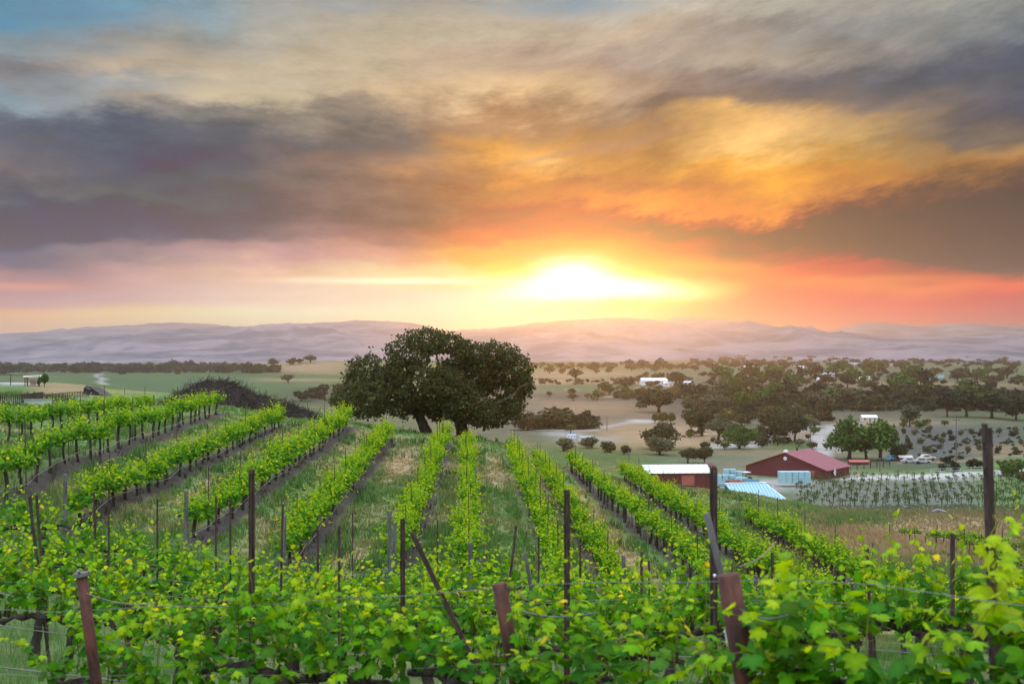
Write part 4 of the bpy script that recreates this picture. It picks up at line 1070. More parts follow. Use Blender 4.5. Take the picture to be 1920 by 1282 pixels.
for t in [   # u, v of the foot, width, height in the photo
    (1240, 843, 70, 48, 'oak', 'spread', "dark oak in the pale dry field left of the barn", None, 0), (1237, 853, 54, 33, 'grey', 'bush', "grey green bush in front of the dark field oak", None, 0),
    (1316, 818, 52, 52, 'oak', 'round', "tall round dark tree left of the grey spreading tree", None, 0), (1346, 826, 58, 40, 'grey', 'spread', "grey green spreading tree with a visible trunk", None, 0),
    (1386, 841, 56, 44, 'green', 'round', "fresh green round tree beside the pale farm track", None, 0), (1416, 832, 34, 22, 'green', 'bush', "low green shrub beside the fresh green round tree", None, 1),
    (1228, 794, 15, 18, 'olive', 'round', "left one of three little round trees at the field edge", None, 1), (1243, 794, 17, 20, 'olive', 'round', "middle one of three little round trees at the field edge", None, 1), (1258, 794, 17, 19, 'olive', 'round', "right one of three little round trees at the field edge", None, 1),
    (1235, 773, 66, 42, 'oak', 'round', "broad dark tree above the three little round trees", None, 1), (1200, 766, 22, 12, 'grey', 'bush', "small pale bush at the foot of the broad dark tree", None, 1),
    (1094, 803, 36, 32, 'dark', 'bush', "boxy dark thicket at the right end of the thicket below the oak", None, 1), (1030, 803, 90, 36, 'oak', 'bush', "long dark thicket right of the oak's crown", None, 1), (990, 806, 56, 32, 'oak', 'bush', "dark thicket partly behind the oak's right side", None, 1), (1062, 804, 40, 30, 'oak', 'bush', "rounded dark shrub between the long thicket and the boxy one", None, 1),
    (1070, 812, 20, 16, 'olive', 'round', "small yellow green shrub below the dark thickets", None, 1, ), (1056, 846, 36, 24, 'grey', 'bush', "pale grey shrub behind the head of the narrow double row", None, 1), (1110, 840, 34, 20, 'grey', 'bush', "pale bush by the scrapyard huts beyond the rows", None, 1),
    (1144, 848, 28, 20, 'oak', 'bush', "brownish bush beyond the long right-hand row", None, 1), (1170, 852, 24, 16, 'oak', 'bush', "small brownish bush right of the other brownish bush", None, 1),
    (1290, 869, 34, 28, 'oak', 'round', "left one of two dark trees behind the white roofed shed", None, 0), (1321, 869, 32, 30, 'oak', 'round', "right one of two dark trees behind the white roofed shed", None, 0),
    (1452, 832, 42, 54, 'oak', 'round', "leafy dark tree at the left of the pair behind the barn", None, 0), (1490, 828, 46, 50, 'oak', 'spread', "spreading dark tree at the right of the pair behind the barn", None, 0),
    (1592, 862, 76, 76, 'green', 'round', "big lush green tree behind the barn's right end", None, 0), (1650, 864, 70, 72, 'green', 'round', "second lush green tree, just right of the biggest one", None, 0), (1625, 863, 60, 54, 'green', 'bush', "low green crown joining the two lush trees", None, 0), (1688, 862, 34, 30, 'oak', 'bush', "dull dark bush at the right of the lush trees", None, 1),
    (1706, 800, 34, 42, 'grey', 'spread', "thin grey oak with a pale trunk on the tan bank", None, 1),
    (1776, 782, 40, 46, 'dark', 'spread', "dark oak at the left end of the black tree line at right", None, 1), (1812, 782, 54, 46, 'dark', 'round', "black crowned tree above the tallest post", None, 1), (1860, 784, 64, 44, 'dark', 'round', "wide black tree right of the tallest post's top", None, 1), (1905, 788, 50, 42, 'dark', 'round', "black tree at the right edge of the picture", None, 1),
    (1116, 699, 20, 20, 'oak', 'round', "hazy upright tree in the glow right of the oak", None, 2), (1079, 714, 28, 22, 'oak', 'spread', "hazy spreading tree in the tan fields right of the oak", None, 2), (1238, 692, 26, 20, 'oak', 'round', "hazy round tree on the low rise under the bright range", None, 2),
    (1134, 737, 24, 20, 'oak', 'round', "round tree on the green strip", None, 2), (1176, 724, 36, 18, 'oak', 'bush', "low wide tree left of the white farm buildings", None, 2), (1175, 737, 20, 12, 'oak', 'bush', "small dark bush on the green strip", None, 2), (1203, 737, 16, 11, 'oak', 'bush', "smaller dark bush right of the one on the green strip", None, 2), (1268, 724, 36, 26, 'oak', 'round', "full dark tree right of the white farm buildings", None, 2),
    (1530, 712, 40, 26, 'dark', 'round', "dark full tree between the two blue roofs", None, 2), (1375, 738, 34, 34, 'green', 'tall', "tall yellow green tree near the pink house", None, 1), (540, 718, 24, 16, 'oak', 'spread', "lone tree on the green field below the tan knoll", None, 2),
    (563, 682, 18, 9, 'oak', 'bush', "tree sprawling at the left shoulder of the tan knoll", None, 2), (548, 684, 22, 12, 'oak', 'bush', "leftmost tree climbing the tan knoll", None, 2), (582, 680, 26, 14, 'oak', 'spread', "broad tree near the top of the tan knoll", None, 2), (616, 675, 20, 10, 'oak', 'spread', "small tree on the top of the tan knoll", None, 2), (512, 686, 20, 14, 'oak', 'round', "tree at the left foot of the tan knoll", None, 2),
    (600, 748, 50, 26, 'dark', 'bush', "dark thicket left of the oak beyond the brush pile", None, 1), (640, 744, 44, 24, 'oak', 'bush', "dark shrubbery touching the oak's left edge", None, 1), (565, 752, 40, 18, 'dark', 'bush', "low dark thicket behind the tail of the brush pile", None, 1),
]:
    tree_px(*t[:7], group=t[7], fine=t[8])
# two small palms by the little shelter at the upper left
for (u, v, w_, h_, l_) in [(83, 727, 16, 25, "bushy topped small tree right of the little shelter"), (73, 722, 8, 17, "slimmer small tree touching the little shelter")]:
    tree_px(u, v, w_, h_, 'green', 'spread', l_, None, 1, Y=135)
def scatter(n, u0, u1, v0, v1, h0, h1, kinds, label, group, fine=2, shapes=('round', 'spread', 'bush'), y0=150.0, asp=(1.0, 1.7)):
    for k, u in enumerate(sorted(rng.uniform(u0, u1, n))):
        v = rng.uniform(v0, v1)
        ht = rng.uniform(h0, h1); kd = kinds[int(rng.integers(len(kinds)))]; sh = shapes[int(rng.integers(len(shapes)))]
        tree_px(u, v, ht * rng.uniform(*asp) * (0.55 if sh == 'tall' else 1), ht, kd, sh, nth(k + 1) + " from the left of the " + label, group, fine, y0)
scatter(46, 1285, 1930, 748, 773, 14, 36, ('oak', 'dark', 'green', 'grey', 'dark'), "dark trees on the wooded bank above the farm", "trees of the wooded bank", 1)
scatter(22, 1290, 1560, 775, 800, 8, 26, ('oak', 'grey', 'olive', 'green'), "scrubby trees behind the farm track", "scrub behind the farm track", 2)
scatter(30, 1290, 1560, 800, 850, 8, 20, ('oak', 'grey', 'green'), "low shrubs on the slope left of the barn", "shrubs left of the barn", 2, ('bush', 'round'))
scatter(48, 1330, 1930, 703, 732, 9, 30, ('oak', 'dark', 'green', 'olive'), "dark trees among the scattered valley houses", "trees among the valley houses", 2, ('round', 'spread', 'round', 'tall'))
scatter(26, 1180, 1900, 686, 700, 8, 16, ('oak', 'dark'), "far hazy trees at the foot of the hills", "far trees below the hills", 2)
scatter(14, 1010, 1290, 690, 702, 8, 13, ('oak',), "hazy trees in the glow under the bright range", "trees in the glow", 2)
scatter(16, 1010, 1300, 738, 752, 8, 18, ('oak', 'olive'), "low trees along the field edge right of the oak", "trees along the field edge", 2)
scatter(40, -10, 500, 690, 702, 9, 17, ('oak', 'dark'), "dark tree line beyond the green field", "tree line beyond the green field", 2, ('round', 'bush', 'round'))
scatter(8, 1690, 1780, 792, 804, 10, 16, ('green', 'olive'), "small green trees along the tan bank", "small trees on the tan bank", 2)
for k in range(26):                                        # shrubs dotted in lines over the grey hillside
    u = 1690 + (k % 9) * 26 + rng.normal(0, 4) + (k // 9) * 12; v = 815 + (k // 9) * 16 + rng.normal(0, 2.5)
    tree_px(u, v, rng.uniform(10, 17), rng.uniform(9, 14), ('oak', 'grey', 'grey')[k % 3], 'bush', nth(k % 9 + 1) + " shrub from the left in the " + ("upper", "middle", "lower")[k // 9] + " line on the grey hillside", "shrubs on the grey hillside", 2)
scatter(7, 1850, 1930, 872, 905, 12, 26, ('green', 'olive'), "leafy bushes at the right edge beyond the dry grass", "bushes at the right edge", 1, ('bush',))
scatter(6, 1760, 1850, 868, 884, 10, 20, ('dark', 'oak'), "dark bushes below the grey hillside", "bushes below the grey hillside", 2, ('bush',))
# far woods that read as one mass
vv = []; tt = []; cc = []; bb = 0
rg = np.random.default_rng(5)
for (u0, u1, v0, v1, n_, h_) in [(-60, 520, 688, 700, 260, 9), (1300, 2000, 672, 690, 300, 7), (960, 1300, 684, 692, 90, 6), (1290, 2000, 744, 772, 620, 12), (1290, 2000, 746, 766, 130, 20), (1330, 2000, 698, 730, 170, 8), (1150, 1330, 705, 760, 60, 9), (1290, 1560, 772, 792, 90, 10), (980, 1112, 792, 806, 60, 14), (1150, 1330, 738, 748, 80, 8), (1000, 1300, 714, 722, 60, 5), (1400, 1480, 815, 832, 16, 10), (1690, 1930, 805, 870, 110, 5)]:
    for k in range(n_):
        u = rg.uniform(u0, u1); v = rg.uniform(v0, v1)
        p = ground_at(u, v, 150); s_ = p.y / F; ht = h_ * rg.uniform(0.6, 1.3) * s_; wd = ht * rg.uniform(1.2, 2.6)
        me = get_tree('dark' if rg.random() < 0.5 else 'oak', 'bush', int(rg.integers(3)), 2)[0]
        V, T, C = bake([(p.x, p.y, p.z, rg.uniform(0, 6), (me,), (wd, wd, ht))], 0)
        vv.append(V); tt.append(T + bb); cc.append(C); bb += len(V)
fw = link("far_woods", np_mesh("far_woods", np.concatenate(vv), np.concatenate(tt), m_tree_leaf, np.concatenate(cc)))
tag(fw, "far hazy woods and scrub across the valley floor", "woods", kind="stuff")
print("trees", N_TREES)
# ------------------------------------------------------------------ farm buildings and things round them
def paint(name, base, rough=0.6, spec=0.35, wear=0.2, seam=None, metal=0.0, grime=None):
    """painted sheet with weathering; seam: spacing in metres of raised seams along local x"""
    m, n = new_mat(name)
    p = obj_pos(n)
    f = n.noise(p, 0.7, 6, 0.65); g = n.noise(n.vm('MULTIPLY', p, (6, 6, 0.4)), 1.0, 4, 0.6)
    k = n.m('ADD', 1.0 - wear, n.m('MULTIPLY', n.m('ADD', f, g), wear))
    c = n.scale(base, k)
    if grime: c = n.mix(n.rng(g, 0.52, 0.72, 0, 0.5), c, grime)
    nm = None
    if seam:
        s = n.new('ShaderNodeSeparateXYZ'); n.put(s.inputs[0], p)
        w_ = n.m('ABSOLUTE', n.m('SUBTRACT', n.m('FRACT', n.m('DIVIDE', s.outputs[0], seam)), 0.5))
        nm = bump(n, n.rng(w_, 0.0, 0.14, 1.0, 0.0), 1.0, 0.08)
        c = n.mix(n.rng(w_, 0.0, 0.09, 0.45, 0.0), c, n.scale(base, 0.35))
    finish(n, principled(n, c, rough, spec, nm, metal))
    return m
m_barn = paint("barn_red", (0.118, 0.022, 0.026), 0.7, 0.3, 0.3, 0.9, 0, (0.09, 0.03, 0.03))
m_barnroof = paint("barn_roof_red", (0.235, 0.062, 0.088), 0.45, 0.5, 0.22, 0.9)
m_white = paint("white_paint", (0.78, 0.80, 0.84), 0.5, 0.4, 0.12)
m_whiteroof = paint("white_roof", (0.74, 0.78, 0.84), 0.5, 0.4, 0.10, 1.2)
m_carpaint = paint("silver_car_paint", (0.36, 0.38, 0.40), 0.4, 0.5, 0.15)
m_board = paint("weathered_board", (0.42, 0.46, 0.50), 0.7, 0.3, 0.3)
m_teal = paint("blue_metal_roof", (0.24, 0.45, 0.54), 0.35, 0.5, 0.15, 0.42)
m_bin = paint("pale_blue_plastic", (0.32, 0.54, 0.61), 0.5, 0.4, 0.15)
m_bluep = paint("blue_paint", (0.12, 0.33, 0.45), 0.5, 0.4, 0.25)
m_darkwood = wood_mat("dark_fence_wood", (0.03, 0.02, 0.02), (0.075, 0.05, 0.045), 8)
m_black = paint("dark_opening", (0.018, 0.017, 0.02), 0.5, 0.4, 0.3)
m_pink = paint("pink_wall", (0.55, 0.35, 0.33), 0.8, 0.2, 0.15)
m_cream = paint("cream_wall", (0.55, 0.50, 0.44), 0.8, 0.2, 0.15)
m_bluegrey = paint("blue_grey_roof", (0.28, 0.38, 0.50), 0.5, 0.4, 0.2, 1.0)
m_greyroof = paint("grey_roof", (0.30, 0.30, 0.33), 0.7, 0.3, 0.2)
m_redroof = paint("red_tile_roof", (0.36, 0.10, 0.085), 0.7, 0.3, 0.25)
m_glass, n = new_mat("window_glass"); finish(n, principled(n, n.mix(n.noise(obj_pos(n), 2, 2), (0.02, 0.025, 0.03), (0.05, 0.06, 0.07)), 0.12, 0.6))
def prism(b, x0, x1, y0, y1, ze, zr, yr, th):
    """a slab roof over x0..x1, y0..y1 with its ridge along x at y = yr"""
    for ya, yb in ((y0, yr), (y1, yr)):
        vs = [(x0, ya, ze), (x1, ya, ze), (x1, yb, zr), (x0, yb, zr)]
        vs += [(x, y, z + th) for x, y, z in vs]
        b.add(vs, [(0, 3, 2, 1), (4, 5, 6, 7), (0, 1, 5, 4), (1, 2, 6, 5), (2, 3, 7, 6), (3, 0, 4, 7)])
def gable_walls(b, x0, x1, y0, y1, z0, ze, zr, yr):
    b.add([(x0, y0, z0), (x0, y1, z0), (x0, y1, ze), (x0, yr, zr), (x0, y0, ze), (x1, y0, z0), (x1, y1, z0), (x1, y1, ze), (x1, yr, zr), (x1, y0, ze)],
          [(0, 4, 3, 2, 1), (5, 6, 7, 8, 9), (0, 5, 9, 4), (1, 2, 7, 6), (0, 1, 6, 5)])
# --- big red barn: local x along the ridge (away from the viewer), gable towards us
bc = at(1549.5, 899, 279); gzb = gz(bc.x, bc.y)
ax = Vector((0.58, 0.815, 0)); ang = math.atan2(ax.y, ax.x)
bw, bl, be, br = 19.8, 14.5, 2.0, 5.6
zb0 = bc.z
barn = empty("barn", (bc.x, bc.y, zb0), ang); tag(barn, "big dark red gabled barn with a low slope metal roof beside the gravel yard", "barn")
b = MB(); gable_walls(b, 0, bl, 0, bw, -1.5, be, br, bw / 2); b.build("wall", m_barn, barn)
b = MB(); prism(b, -0.45, bl + 0.4, -0.45, bw + 0.45, be - 0.02, br + 0.08, bw / 2, 0.10); roof = b.build("roof", m_barnroof, barn)
b = MB(); b.tube([(7.0, bw / 2, br), (7.0, bw / 2, br + 0.75)], 0.22, 10); b.tube([(7.0, bw / 2, br + 0.75), (7.0, bw / 2, br + 0.95)], [0.34, 0.08], 10); b.build("vent_pipe", m_black, roof)
b = MB(); b.box((0.3, bw / 2, br + 0.35), (0.9, 0.9, 0.35)); b.box((0.3, bw / 2, br + 0.62), (0.5, 0.5, 0.25)); b.build("ridge_vent", m_white, roof)
b = MB()
for s_ in (0, 1):
    yy = -0.46 if s_ == 0 else bw + 0.46
    b.tube([(-0.47, yy, be + 0.03), (-0.47, bw / 2, br + 0.14)], 0.07, 6)
b.build("gable_trim", m_redroof, roof)
b = MB(); b.tube([(-0.03, 0, 0), (-0.12, 0, 0)], 0.42, 18); q = b.build("round_sign", m_white, barn); q.location = (0, bw / 2, br - 1.25)
b = MB(); b.tube([(-0.125, 0, 0), (-0.135, 0, 0)], 0.22, 14); b.build("emblem", m_bin, q)
b = MB(); b.box((-0.05, 12.1, 1.45), (0.08, 3.9, 2.9)); b.box((-0.10, 12.1, 1.45), (0.04, 0.12, 2.9)); b.build("sliding_door", m_barn, barn)
b = MB(); b.box((-0.05, 3.3, 0.95), (0.08, 1.0, 1.9)); dr = b.build("side_door", m_redroof, barn)
b = MB(); b.tube([(-0.12, 3.65, 1.0), (-0.16, 3.65, 1.0)], 0.05, 8); b.build("handle", m_white, dr)
b = MB(); b.add([(4.1, -0.50, 0.55), (4.85, -0.50, 1.35), (4.1, -0.50, 2.15), (3.35, -0.50, 1.35), (4.1, -0.42, 0.55), (4.85, -0.42, 1.35), (4.1, -0.42, 2.15), (3.35, -0.42, 1.35)], [(0, 1, 2, 3), (0, 4, 5, 1), (1, 5, 6, 2), (2, 6, 7, 3), (3, 7, 4, 0)])
q = b.build("diamond_sign", m_white, barn)
b = MB(); b.add([(4.1, -0.515, 0.98), (4.45, -0.515, 1.35), (4.1, -0.515, 1.72), (3.75, -0.515, 1.35), (4.1, -0.503, 0.98), (4.45, -0.503, 1.35), (4.1, -0.503, 1.72), (3.75, -0.503, 1.35)], [(0, 1, 2, 3), (0, 4, 5, 1), (1, 5, 6, 2), (2, 6, 7, 3), (3, 7, 4, 0)]); b.build("emblem", m_bluep, q)
# --- long red shed with the white roof (ridge across the view)
sc_ = at(1335, 909, 252)
shed = empty("red_shed", (sc_.x, sc_.y, sc_.z), R(4)); tag(shed, "long low red shed with a flat white metal roof, left of the barn", "shed")
b = MB(); gable_walls(b, -13.4, 0, 0, 9, -1.5, 2.5, 3.7, 4.5); b.build("wall", m_barn, shed)
b = MB(); prism(b, -13.8, 0.35, -0.4, 9.4, 2.48, 3.76, 4.5, 0.10); b.build("roof", m_whiteroof, shed)
b = MB(); b.box((-5.0, -0.05, 1.0), (2.6, 0.08, 2.1)); b.build("door", m_redroof, shed)
b = MB(); b.box((0.45, 4.5, 1.3), (0.9, 8.6, 5.2)); b.build("end_bay", m_barn, shed)
# --- small shed with the blue standing seam roof, half behind the grassy crest
tc_ = at(1446, 936, 150); tg_ = gz(tc_.x, tc_.y)
ts = empty("blue_roofed_shed", (tc_.x, tc_.y, tg_), R(8)); tag(ts, "small shed whose pale blue standing seam roof shows above the grassy crest", "shed")
ze = tc_.z - tg_
b = MB(); gable_walls(b, -3.6, 1.3, 0, 4.6, -1.0, ze - 0.05, ze + 1.55, 2.9); b.build("wall", m_white, ts)
b = MB()
vs = [(-4.2, -0.35, ze), (1.7, -0.35, ze), (0.15, 2.9, ze + 1.65), (-5.0, 2.9, ze + 1.65)]; vs += [(x, y, z + 0.07) for x, y, z in vs]
b.add(vs, [(0, 3, 2, 1), (4, 5, 6, 7), (0, 1, 5, 4), (1, 2, 6, 5), (2, 3, 7, 6), (3, 0, 4, 7)])
vs = [(1.7, 5.0, ze), (-4.2, 5.0, ze), (-5.0, 2.9, ze + 1.65), (0.15, 2.9, ze + 1.65)]; vs += [(x, y, z + 0.07) for x, y, z in vs]
b.add(vs, [(0, 3, 2, 1), (4, 5, 6, 7), (0, 1, 5, 4), (1, 2, 6, 5), (2, 3, 7, 6), (3, 0, 4, 7)])
rf = b.build("roof", m_teal, ts)
b = MB(); b.tube([(1.72, -0.36, ze + 0.07), (0.17, 2.92, ze + 1.73)], 0.07, 6); b.tube([(-5.0, 2.9, ze + 1.76), (0.15, 2.9, ze + 1.76)], 0.06, 6); b.build("roof_trim", m_white, rf)
# --- harvest bins
def bin_mesh():
    b = MB(); b.box((0, 0, 0.42), (1.22, 1.22, 0.62)); b.box((0, 0, 0.06), (1.22, 0.14, 0.12)); b.box((0, -0.5, 0.06), (1.22, 0.14, 0.12)); b.box((0, 0.5, 0.06), (1.22, 0.14, 0.12))
    b.box((0, 0, 0.755), (1.28, 1.28, 0.05))
    for x in (-0.45, -0.15, 0.15, 0.45): b.box((x, -0.625, 0.42), (0.06, 0.03, 0.56))
    return b.mesh("harvest_bin", m_bin)
bm_ = bin_mesh()
p0 = at(1461, 904, 262); zz = p0.z
for j in range(2):
    for k in range(5):
        for l_ in range(3):
            x = p0.x + 0.7 + k * 1.32 + rng.normal(0, 0.02); y = p0.y + j * 1.32
            o = link("harvest_bin", bm_, None, (x, y, zz - 0.1 + l_ * 0.80), rng.normal(0, 0.02))
            tag(o, nth(k + 1) + " bin from the left, " + ("bottom", "middle", "top")[l_] + " layer, " + ("front", "back")[j] + " line of the stack before the barn", "bin", "stacked bins before the barn")
for c_, (u, v, Y, n_, r_) in enumerate([(1348, 893, 270, 3, 2), (1362, 889, 274, 2, 3), (1374, 886, 275, 2, 2), (1384, 891, 266, 2, 1), (1368, 897, 262, 2, 1), (1435, 900, 258, 1, 1), (1352, 901, 258, 1, 1)]):
    p = at(u, v, Y); g_ = gz(p.x, p.y)
    for k in range(n_):
        for l_ in range(r_):
            o = link("harvest_bin", bm_, None, (p.x + k * 1.35 + rng.normal(0, 0.06), p.y + rng.normal(0, 0.2), max(g_, p.z - 1.2) + l_ * 0.80), rng.normal(0, 0.12))
            tag(o, ("bottom", "middle", "top")[l_] + " blue bin, " + nth(k + 1) + " from the left in the " + nth(c_ + 1) + " pile of the cluttered yard", "bin", "bins in the cluttered yard")
def wheel(b, x, y, r, w_):
    b.tube([(x, y - w_ / 2, r), (x, y + w_ / 2, r)], r, 16)
def trailer(u, v, Y, rz, label, mat, sc=1.0):
    p = at(u, v, Y); g_ = max(gz(p.x, p.y), p.z - 1.0)
    t = empty("farm_trailer", (p.x, p.y, g_), rz); t.scale = (sc, sc, sc); tag(t, label, "trailer")
    b = MB(); b.box((0, 0, 0.75), (3.6, 1.7, 0.12)); b.box((0, -0.82, 1.05), (3.6, 0.06, 0.5)); b.box((0, 0.82, 1.05), (3.6, 0.06, 0.5)); b.box((-1.78, 0, 1.05), (0.06, 1.6, 0.5)); b.build("bed", mat, t)
    b = MB(); b.tube([(1.8, 0, 0.7), (3.0, 0, 0.55)], 0.06, 6); b.build("tow_bar", m_darksteel, t)
    for x in (-0.6, 0.6):
        for y in (-0.95, 0.95):
            b = MB(); wheel(b, x, y, 0.36, 0.2); b.build("wheel", m_black, t)
trailer(1378, 903, 256, R(20), "low rust red trailer in the yard left of the barn", m_redroof)
trailer(1408, 901, 262, R(-10), "blue flat trailer against the barn's left gable", m_bluep)
# tractor
p = at(1396, 897, 268); g_ = max(gz(p.x, p.y), p.z - 1)
t = empty("tractor", (p.x, p.y, g_), R(200)); tag(t, "blue tractor with a white cab roof among the bins", "tractor")
b = MB(); b.box((0.9, 0, 1.05), (1.9, 0.8, 0.7)); b.box((-0.5, 0, 0.9), (1.2, 0.9, 0.6)); b.build("body", m_bluep, t)
b = MB()
for x, y in ((-1.0, -0.6), (-1.0, 0.6), (0.15, -0.6), (0.15, 0.6)): b.tube([(x, y, 1.1), (x, y, 2.35)], 0.05, 6)
cb = b.build("cab_frame", m_darksteel, t)
b = MB(); b.box((-0.42, 0, 2.42), (1.5, 1.5, 0.14)); b.build("cab_roof", m_white, t)
for x, y, r_, w_ in ((-0.7, -0.85, 0.75, 0.4), (-0.7, 0.85, 0.75, 0.4), (1.4, -0.75, 0.45, 0.28), (1.4, 0.75, 0.45, 0.28)):
    b = MB(); wheel(b, x, y, r_, w_); wl = b.build("wheel", m_black, t)
    b = MB(); b.tube([(x, y - w_ / 2 - 0.02, r_), (x, y + w_ / 2 + 0.02, r_)], r_ * 0.45, 12); b.build("rim", m_white, wl)
# pallets
pm_ = MB()
for y in (-0.5, 0, 0.5): pm_.box((0, y, 0.05), (1.2, 0.1, 0.1))
for x in np.linspace(-0.55, 0.55, 7): pm_.box((x, 0, 0.115), (0.11, 1.1, 0.022))
pme = pm_.mesh("pallet", m_greywood)
for c_, (u, v, Y, n_) in enumerate([(1420, 906, 252, 4), (1343, 905, 252, 3), (1390, 907, 250, 3), (1445, 906, 253, 2)]):
    p = at(u, v, Y); g_ = max(gz(p.x, p.y), p.z - 1)
    for k in range(n_):
        o = link("pallet", pme, None, (p.x, p.y, g_ + 0.14 * k), rng.normal(0, 0.1)); tag(o, nth(k + 1) + " pallet up in the low stack " + ("before the barn gable", "beside the red shed", "before the trailers", "left of the bin stack")[c_], "pallet", "pallets in the yard")

# --- houses of the valley
def house(u, v, wpx, hpx, label, wall, roof, rz=0.0, kind="house", ratio=0.6, wins=3, y0=200, pitch=0.34):
    p = ground_at(u, v, y0); s_ = p.y / F; W = wpx * s_; H = hpx * s_; D = W * ratio
    o = empty(kind, p, rz); tag(o, label, "house" if kind == "house" else "farm building")
    ze_ = H * (1 - pitch)
    b = MB(); gable_walls(b, -W / 2, W / 2, 0, D, -1.0, ze_, H, D / 2); b.build("wall", wall, o)
    e = 0.03 * W
    b = MB(); prism(b, -W / 2 - e, W / 2 + e, -e, D + e, ze_ - e * 0.7 * 2 * (H - ze_) / D, H + 0.02, D / 2, 0.12); b.build("roof", roof, o)
    for k in range(wins):
        x = (k + 0.5) / wins * W - W / 2
        b = MB()
        if k == wins // 2 and wins > 1:
            b.box((x, -0.04, ze_ * 0.36), (W * 0.07, 0.08, ze_ * 0.72)); b.build("door", m_black, o)
        else:
            b.box((x, -0.04, ze_ * 0.55), (W * 0.11, 0.08, ze_ * 0.36)); b.build("window", m_glass, o)
    return o
for h in [
    (1228, 722, 48, 13, "largest white farm building far off, in front of the full dark tree", m_white, m_white, 0.1, "farm_building"), (1258, 724, 26, 9, "lower white annex right of the largest white farm building", m_white, m_white, 0.05, "farm_building"), (1290, 720, 14, 5, "small white building right of the full dark tree", m_white, m_whiteroof, 0, "house"),
    (1342, 735, 13, 11, "pink walled house by the tall yellow green tree", m_pink, m_white, 0.2, "house"), (1354, 746, 22, 4, "long white trailer home below the pink house", m_white, m_white, 0, "house"), (1322, 742, 12, 6, "grey shack left of the pink house", m_cream, m_greyroof, 0, "house"),
    (1451, 714, 24, 10, "lilac roofed house left of the long blue roof", m_cream, m_bluegrey, 0.2, "house"), (1466, 717, 17, 5, "bright white low building below the long blue roof", m_white, m_white, 0, "house"), (1490, 707, 38, 7, "long blue roofed barn left of the dark full tree", m_cream, m_bluegrey, 0, "farm_building"),
    (1556, 706, 24, 7, "blue roofed barn right of the dark full tree", m_cream, m_bluegrey, 0, "farm_building"), (1542, 714, 16, 6, "white building under the blue roofed barn", m_white, m_white, 0.3, "house"), (1622, 711, 17, 6, "white house left of the valley's darkest trees", m_white, m_white, 0.1, "house"),
    (1676, 706, 9, 4, "tiny white house among dark valley trees", m_white, m_white, 0, "house"), (1736, 716, 17, 9, "teal walled house among the dark trees at right", m_bluep, m_bluegrey, 0, "house"), (1765, 709, 10, 5, "small teal roofed house right of the teal walled one", m_bin, m_bluep, 0, "house"),
    (1450, 739, 14, 8, "white van-sized shed below the white low building", m_white, m_greyroof, 0, "house"), (1538, 735, 12, 7, "white shed on the green strip of the valley", m_white, m_white, 0, "house"), (1395, 708, 16, 6, "pale house at the left end of the town", m_cream, m_greyroof, 0.2, "house"),
    (1631, 790, 28, 11, "pale lilac building behind the lush green trees", m_cream, m_white, 0, "house"), (1100, 826, 26, 8, "grey hut in the scrapyard beyond the narrow double row", m_cream, m_greyroof, 0.3, "house"), (1072, 822, 16, 8, "white hut left of the grey hut in the scrapyard", m_white, m_bluegrey, 0.1, "house"),
    (1580, 850, 22, 17, "small house with a red tile roof at the foot of the lush tree", m_cream, m_redroof, -0.3, "house"), (1612, 872, 36, 8, "long low red stable behind the dark rail fence", m_barn, m_redroof, 0, "farm_building"), (1699, 864, 25, 9, "small red stable right of the lush trees", m_barn, m_cream, 0, "farm_building"),
    (1570, 679, 20, 4, "pale far roof in the hazy town", m_cream, m_bluegrey, 0, "house"), (1600, 684, 24, 4, "long pale roof in the hazy town", m_white, m_bluegrey, 0, "house"), (1636, 680, 20, 4, "blue far roof in the hazy town", m_cream, m_bluegrey, 0, "house"), (1668, 686, 18, 4, "grey far roof in the hazy town", m_cream, m_greyroof, 0, "house"),
    (1836, 676, 24, 4, "long pale roof at the foot of the right foothill", m_white, m_bluegrey, 0, "house"), (1500, 690, 16, 4, "white far house left of the hazy town", m_white, m_white, 0, "house"), (1405, 690, 18, 4, "pale far house above the town's left end", m_cream, m_white, 0, "house"),
]:
    house(h[0], h[1], h[2], h[3], h[4], h[5], h[6], h[7], h[8], 0.5, 3 if h[2] > 12 else 2)
# --- vehicles parked by the stable, small and far
def car(u, v, rz, mat, label, Y0=200):
    p = ground_at(u, v, Y0)
    t = empty("parked_car", p, rz); tag(t, label, "car")
    b = MB(); b.add([(-2.2, y, z) for y in (-0.85, 0.85) for z in (0.35, 0.85)] + [(2.2, y, z) for y in (-0.85, 0.85) for z in (0.35, 0.75)], [(0, 1, 3, 2), (4, 6, 7, 5), (0, 4, 5, 1), (2, 3, 7, 6), (0, 2, 6, 4), (1, 5, 7, 3)])
    b.add([(-1.7, -0.8, 0.84), (-1.7, 0.8, 0.84), (-1.2, 0.7, 1.45), (-1.2, -0.7, 1.45), (1.2, -0.8, 0.80), (1.2, 0.8, 0.80), (0.4, 0.7, 1.45), (0.4, -0.7, 1.45)], [(0, 3, 2, 1), (4, 5, 6, 7), (0, 4, 7, 3), (1, 2, 6, 5), (3, 7, 6, 2)])
    b.build("body", mat, t)
    b = MB(); b.box((-0.4, 0, 1.12), (1.5, 1.56, 0.34)); b.build("window", m_glass, t)
    for x in (-1.35, 1.35):
        for y in (-0.82, 0.82):
            b = MB(); wheel(b, x, y, 0.33, 0.2); b.build("wheel", m_black, t)
car(1706, 868, 0.1, m_carpaint, "silver parked car below the small red stable"); car(1730, 869, -0.1, m_carpaint, "silver parked car right of the small red stable"); car(1674, 863, 0.5, m_bluep, "blue parked car between the lush trees and the small red stable")
car(1738, 862, 0.2, m_cream, "cream parked car furthest right in the stable yard")
